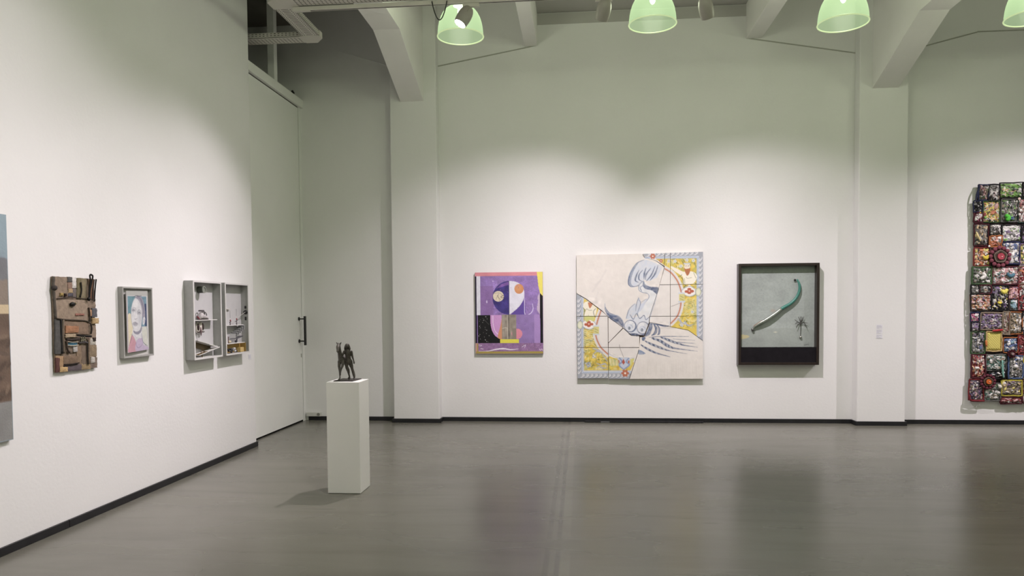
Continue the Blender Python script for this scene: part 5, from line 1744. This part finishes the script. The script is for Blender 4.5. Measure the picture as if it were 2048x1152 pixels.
# ---------------------------------------------------------------- patchwork hanging
def make_patchwork():
    o = thing('patchwork_hanging', (6.0, D, .28), 'tall dense patchwork hanging of padded scraps, cords and cloth flowers', 'textile')
    rng = np.random.RandomState(11)
    M_PATCH = paint_mat('padded_scraps', .7, .25, .5, 140.)

    def XZ(px, py):
        return 5.158 + (px - 1955) * .00613 + (py - 370) * .00009, 3.143 - (py - 370) * .00653
    K = {'w': (214, 210, 206), 'g': (120, 120, 116), 'k': (34, 32, 34), 'r': (150, 44, 48), 'm': (96, 34, 46), 'p': (206, 150, 150), 'n': (40, 48, 92), 'b': (84, 108, 160), 'c': (120, 160, 176), 'e': (74, 110, 62), 'l': (120, 176, 60),
         'y': (222, 206, 60), 'o': (208, 118, 58), 't': (84, 136, 124), 'u': (118, 92, 136), 'd': (74, 66, 60), 'a': (150, 132, 108), 'q': (226, 190, 120), 'f': (28, 60, 50), 'h': (180, 60, 120)}
    # x0 y0 x1 y1, scrap colours, cord colour
    L_ = [
        (1961, 370, 1979, 399, 'aadpmge', 'n'), (1981, 370, 2002, 400, 'wggkpd', 'k'), (2004, 367, 2047, 395, 'llewgqwe', 'k'), (2050, 368, 2070, 396, 'wgpkan', 'k'),
        (1951, 402, 1967, 422, 'kkgwk', 'n'), (1952, 425, 1967, 443, 'mpwhm', 'm'), (1970, 403, 2001, 443, 'yoorplwqre', 'e'), (2007, 400, 2038, 443, 'gggawlke', 'g'), (2041, 399, 2066, 445, 'pwwrak', 'f'),
        (1952, 448, 1979, 489, 'ggaadq', 'm'), (1984, 449, 2006, 469, 'wwgkd', 'k'), (1983, 472, 2006, 492, 'oowwrp', 'o'), (2009, 451, 2045, 481, 'wwwubgl', 'k'), (2048, 450, 2070, 486, 'kwgun', 'k'),
        (1952, 495, 1982, 530, 'ooqywad', 'r'), (2009, 485, 2041, 527, 'wwwbbg', 'n'), (1984, 496, 2007, 530, 'kdmgr', 'd'), (2044, 489, 2070, 530, 'yegkp', 'u'),
        (1948, 534, 1985, 566, 'ggwwdaee', 'e'), (1989, 534, 2039, 567, 'pwwwpcta', 'm'), (2042, 533, 2068, 567, 'rpwmo', 'a'),
        (1946, 569, 1960, 586, 'ggwk', 'k'), (1963, 570, 1985, 585, 'gwwgk', 'm'), (1988, 572, 2019, 619, 'kkugyuk', 'k'), (2022, 574, 2041, 597, 'pwrou', 'm'), (2024, 600, 2038, 619, 'ccwct', 'd'), (2042, 570, 2070, 619, 'rwpkg', 'r'),
        (1945, 588, 1985, 620, 'oppwquad', 'k'),
        (1945, 625, 1961, 642, 'hpwqh', 'n'), (1946, 644, 1961, 661, 'uguag', 'k'), (1965, 626, 2007, 658, 'uuuggapw', 'a'), (2011, 624, 2022, 668, 'aadmr', 'a'), (2024, 625, 2047, 667, 'aaagqd', 'o'), (2050, 624, 2070, 668, 'gawkn', 'k'),
        (1946, 664, 1971, 706, 'gggkwbug', 'e'), (1977, 664, 2006, 701, 'yyyy', 'q'), (2012, 676, 2039, 704, 'bbcbwn', 'o'), (2042, 672, 2066, 708, 'rrmr', 'r'),
        (1947, 710, 1973, 755, 'rpoqwur', 'm'), (1977, 710, 2015, 740, 'ttggwat', 'g'), (2022, 713, 2049, 756, 'gwwgakb', 'b'), (1983, 743, 2014, 756, 'kkgwnt', 'k'), (2052, 712, 2072, 756, 'kwryg', 'y'),
        (1942, 760, 1969, 800, 'udgapdk', 'r'), (1973, 768, 2004, 801, 'gegwta', 'g'), (2008, 762, 2047, 791, 'aqaduyk', 'y'), (2006, 796, 2047, 807, 'rrpwr', 'm'), (2051, 760, 2072, 806, 'awgkr', 'm'),
    ]
    # the hanging goes on beyond the picture edge
    keys = list(K)
    y = 368
    while y < 800:
        h = min(rng.randint(24, 44), 806 - y)
        x = 2073
        while x < 2228:
            w = min(rng.randint(18, 44), 2232 - x)
            L_.append((x, y + 1, x + w - 3, y + h - 3, ''.join(keys[i] for i in rng.randint(0, len(keys), 6)), keys[rng.randint(len(keys))]))
            x += w
        y += h
    cl = {}

    def cloth(c):
        if c not in cl:
            cl[c] = mat('cord_%d_%d_%d' % c, c, .75, .25, var=.25, scale=40., bump=.5, bscale=120.)
        return cl[c]
    bx = [XZ(*q) for q in ((1950, 798), (2228, 802), (2228, 369), (1963, 374), (1960, 398), (1954, 404), (1954, 530), (1951, 620))]
    MB().prism(bx, D - .045, D - .02, 1).build('backing_cloth', cloth((52, 40, 42)), o)

    def puff(px0, py0, px1, py1, key, cord):
        xa, za = XZ(px0, py0)
        xb, zb = XZ(px1, py1)
        w, h = xb - xa, za - zb
        n = max(8, int(w / .0055))
        m_ = max(8, int(h / .0055))
        S = np.linspace(0, 1, n + 1)
        T = np.linspace(0, 1, m_ + 1)
        U, V = np.meshgrid(S, T)
        ed = np.minimum(np.minimum(U, 1 - U) * w, np.minimum(V, 1 - V) * h)
        bump = np.zeros(U.shape)
        cols = np.zeros(U.shape + (3,))
        base_c = np.array(lin(K[key[0]]))
        base_c = base_c * .72 + base_c.mean() * .28
        cols[:] = base_c * .9
        flat_ = len(set(key)) == 1
        if not flat_:
            area = w * h / .0009
            for _ in range(int(16 + area * 2.6)):
                cx, cy = rng.rand(), rng.rand()
                rx, ry = (.005 + .026 * rng.rand() ** 3) / w, (.005 + .026 * rng.rand() ** 3) / h
                a = rng.rand() * 3.14
                du, dv = (U - cx), (V - cy)
                q = ((du * math.cos(a) + dv * math.sin(a)) / rx) ** 2 + ((-du * math.sin(a) + dv * math.cos(a)) / ry) ** 2
                k = q < 1
                c = np.array(lin(K[key[rng.randint(len(key))] if rng.rand() < .72 else 'wkgdaw'[rng.randint(6)]])) * (.8 + .5 * rng.rand())
                c = np.clip(c, 0, 1)
                c = c * .66 + c.mean() * .34
                cols[k] = c
                bump = np.where(k, np.maximum(bump, (.003 + .016 * rng.rand()) * np.sqrt(np.clip(1 - q, 0, 1)) + .003), bump)
        else:
            bump = .003 * np.sin(U * 40) * np.sin(V * 46)
        hgt = .050 + .022 * np.clip(ed / .03, 0, 1) ** .5 + bump
        mb = MB()
        jx, jz = rng.uniform(-.006, .006, 4), rng.uniform(-.006, .006, 4)
        X = xa + U * w + (jx[0] * (1 - U) * (1 - V) + jx[1] * U * (1 - V) + jx[2] * U * V + jx[3] * (1 - U) * V)
        Z = za - V * h + (jz[0] * (1 - U) * (1 - V) + jz[1] * U * (1 - V) + jz[2] * U * V + jz[3] * (1 - U) * V)
        mb.v = list(zip(X.ravel(), (D - hgt).ravel(), Z.ravel()))
        for j in range(m_):
            for i in range(n):
                a = j * (n + 1) + i
                mb.f.append((a, a + n + 1, a + n + 2, a + 1))
        k0 = len(mb.v)
        rim = list(range(n + 1)) + [j * (n + 1) + n for j in range(1, m_ + 1)] + [m_ * (n + 1) + i for i in range(n - 1, -1, -1)] + [j * (n + 1) for j in range(m_ - 1, 0, -1)]
        for i in rim:
            v = mb.v[i]
            mb.v.append((v[0], D - .03, v[2]))
        Ln = len(rim)
        for i in range(Ln):
            mb.f.append((rim[(i + 1) % Ln], rim[i], k0 + i, k0 + (i + 1) % Ln))
        cc = cols.reshape(-1, 3)
        cc = np.concatenate([cc, np.tile(base_c * .6, (Ln, 1))])
        pt = mb.build('patch', M_PATCH, o, smooth=True, cols=cc)
        # cord sewn round the patch
        loop = []
        e = .006
        cor = [(xa - e, za + e), (xb + e, za + e), (xb + e, zb - e), (xa - e, zb - e)]
        for q in range(4):
            p0_, p1_ = cor[q], cor[(q + 1) % 4]
            for s in range(5):
                t = s / 5
                loop.append((p0_[0] + (p1_[0] - p0_[0]) * t + rng.uniform(-.004, .004), D - .066 + rng.uniform(-.006, .006), p0_[1] + (p1_[1] - p0_[1]) * t + rng.uniform(-.004, .004)))
        loop.append(loop[0])
        MB().tube(loop, .0070 + .005 * rng.rand(), 7, cap=False).build('cord', cloth(tuple(int((v * .8 + sum(K[cord]) / 3 * .2) * .82) for v in K[cord])), pt, smooth=True)

    for q in L_:
        puff(*q)

    def flower(px, py, r, cp, cr, cc):
        x, z = XZ(px, py)
        c0 = MB().lathe([(.001, .012), (r * .30, .014), (r * .34, .004), (r * .34, 0)], 16, Matrix.Translation((x, D - .125, z)) @ Matrix.Rotation(math.pi / 2, 4, 'X')).build('flower', cloth(cc), o, smooth=True, auto=.8)
        for rr, col in ((r * .42, (70, 58, 48)), (r * .55, cr)):
            lp = [(x + rr * math.cos(a) * (1 + .06 * math.sin(5 * a)), D - .118, z + rr * math.sin(a) * (1 + .06 * math.sin(5 * a))) for a in np.linspace(0, 2 * math.pi, 25)]
            MB().tube(lp, r * .07, 7, cap=False).build('flower_ring', cloth(col), c0, smooth=True)
        for k in range(13):
            a = k * 2 * math.pi / 13 + .2
            MB().ball((x + r * .86 * math.cos(a), D - .108, z + r * .86 * math.sin(a)), (r * .21, .012 + .006 * (k % 2), r * .20), 9, 6).build('petal', cloth(cp), c0, smooth=True)
        MB().ball((x + r * .06, D - .139, z - r * .02), (r * .1, .006, r * .08), 8, 6).build('flower_button', cloth((226, 150, 150)), c0, smooth=True)
        MB().lathe([(.001, .006), (r * .8, 0), (r * .8, -.03)], 16, Matrix.Translation((x, D - .10, z)) @ Matrix.Rotation(math.pi / 2, 4, 'X')).build('flower_base', cloth((60, 34, 38)), c0, smooth=True)
    flower(2000, 513, .135, (116, 60, 72), (108, 96, 86), (160, 66, 78))
    flower(1976, 763, .098, (96, 44, 58), (104, 84, 70), (196, 100, 46))
    flower(2024, 707, .052, (74, 26, 36), (80, 30, 40), (150, 130, 130))
    # loose bits: buttons, sticks, a green creature, shells
    for px, py, r, c in ((2039, 399, .018, (222, 196, 186)), (2042, 422, .018, (220, 218, 214)), (2040, 430, .017, (214, 212, 208)), (1979, 492, .014, (226, 224, 220)), (1961, 425, .010, (214, 186, 60)), (2022, 426, .012, (216, 212, 204)), (1996, 437, .010, (210, 208, 200)), (2034, 404, .012, (214, 212, 206))):
        x, z = XZ(px, py)
        MB().ball((x, D - .098, z), (r, .008, r), 12, 8).build('button', cloth(c), o, smooth=True)
    for pts, r, c in (([(1953, 463), (1957, 472), (1962, 481)], .013, (226, 204, 140)), ([(2012, 430), (2018, 436), (2014, 441)], .030, (84, 206, 60)), ([(2021, 434), (2029, 436)], .008, (90, 116, 168)), ([(2021, 438), (2029, 439)], .008, (90, 116, 168)),
                      ([(1997, 603), (2001, 606), (2004, 603)], .016, (226, 204, 60)), ([(2005, 580), (2010, 584), (2016, 578)], .026, (228, 214, 84)), ([(1955, 733), (1955, 738)], .030, (224, 222, 218)), ([(1966, 545), (1970, 551), (1962, 557)], .026, (222, 218, 214)),
                      ([(2000, 770), (2003, 776)], .026, (222, 216, 206)), ([(1996, 786), (2001, 785)], .020, (224, 220, 212)), ([(2030, 731), (2037, 734)], .026, (226, 224, 220)), ([(1968, 512), (1973, 516), (1978, 510)], .022, (224, 196, 54)), ([(2006, 720), (2007, 742), (2009, 755)], .014, (118, 180, 166)),
                      ([(1940, 790), (1941, 800), (1955, 802), (1970, 802)], .016, (120, 28, 38)), ([(1952, 400), (1955, 385), (1961, 372)], .012, (40, 46, 78)), ([(1986, 661), (1998, 660), (2007, 659)], .014, (190, 40, 44)), ([(1973, 680), (1974, 692)], .016, (214, 120, 60)), ([(2016, 546), (2022, 552), (2030, 548)], .024, (70, 116, 136))):
        P3 = catmull([(XZ(a, b)[0], D - .095, XZ(a, b)[1]) for a, b in pts], 5) if len(pts) > 2 else [(XZ(a, b)[0], D - .095, XZ(a, b)[1]) for a, b in pts]
        c = tuple(int(v * .8 + sum(c) / 3 * .2) for v in c)
        P3 = P3 if len(P3) > 2 else [tuple(np.array(P3[0]) * (1 - t) + np.array(P3[1]) * t) for t in (0, .25, .5, .75, 1)]
        rr = [r * (.25 + .75 * math.sin(math.pi * (.12 + .76 * t)) ** .6) for t in np.linspace(0, 1, len(P3))]
        MB().tube(P3, rr, 8, flat=.9).build('scrap', cloth(c), o, smooth=True)


make_patchwork()
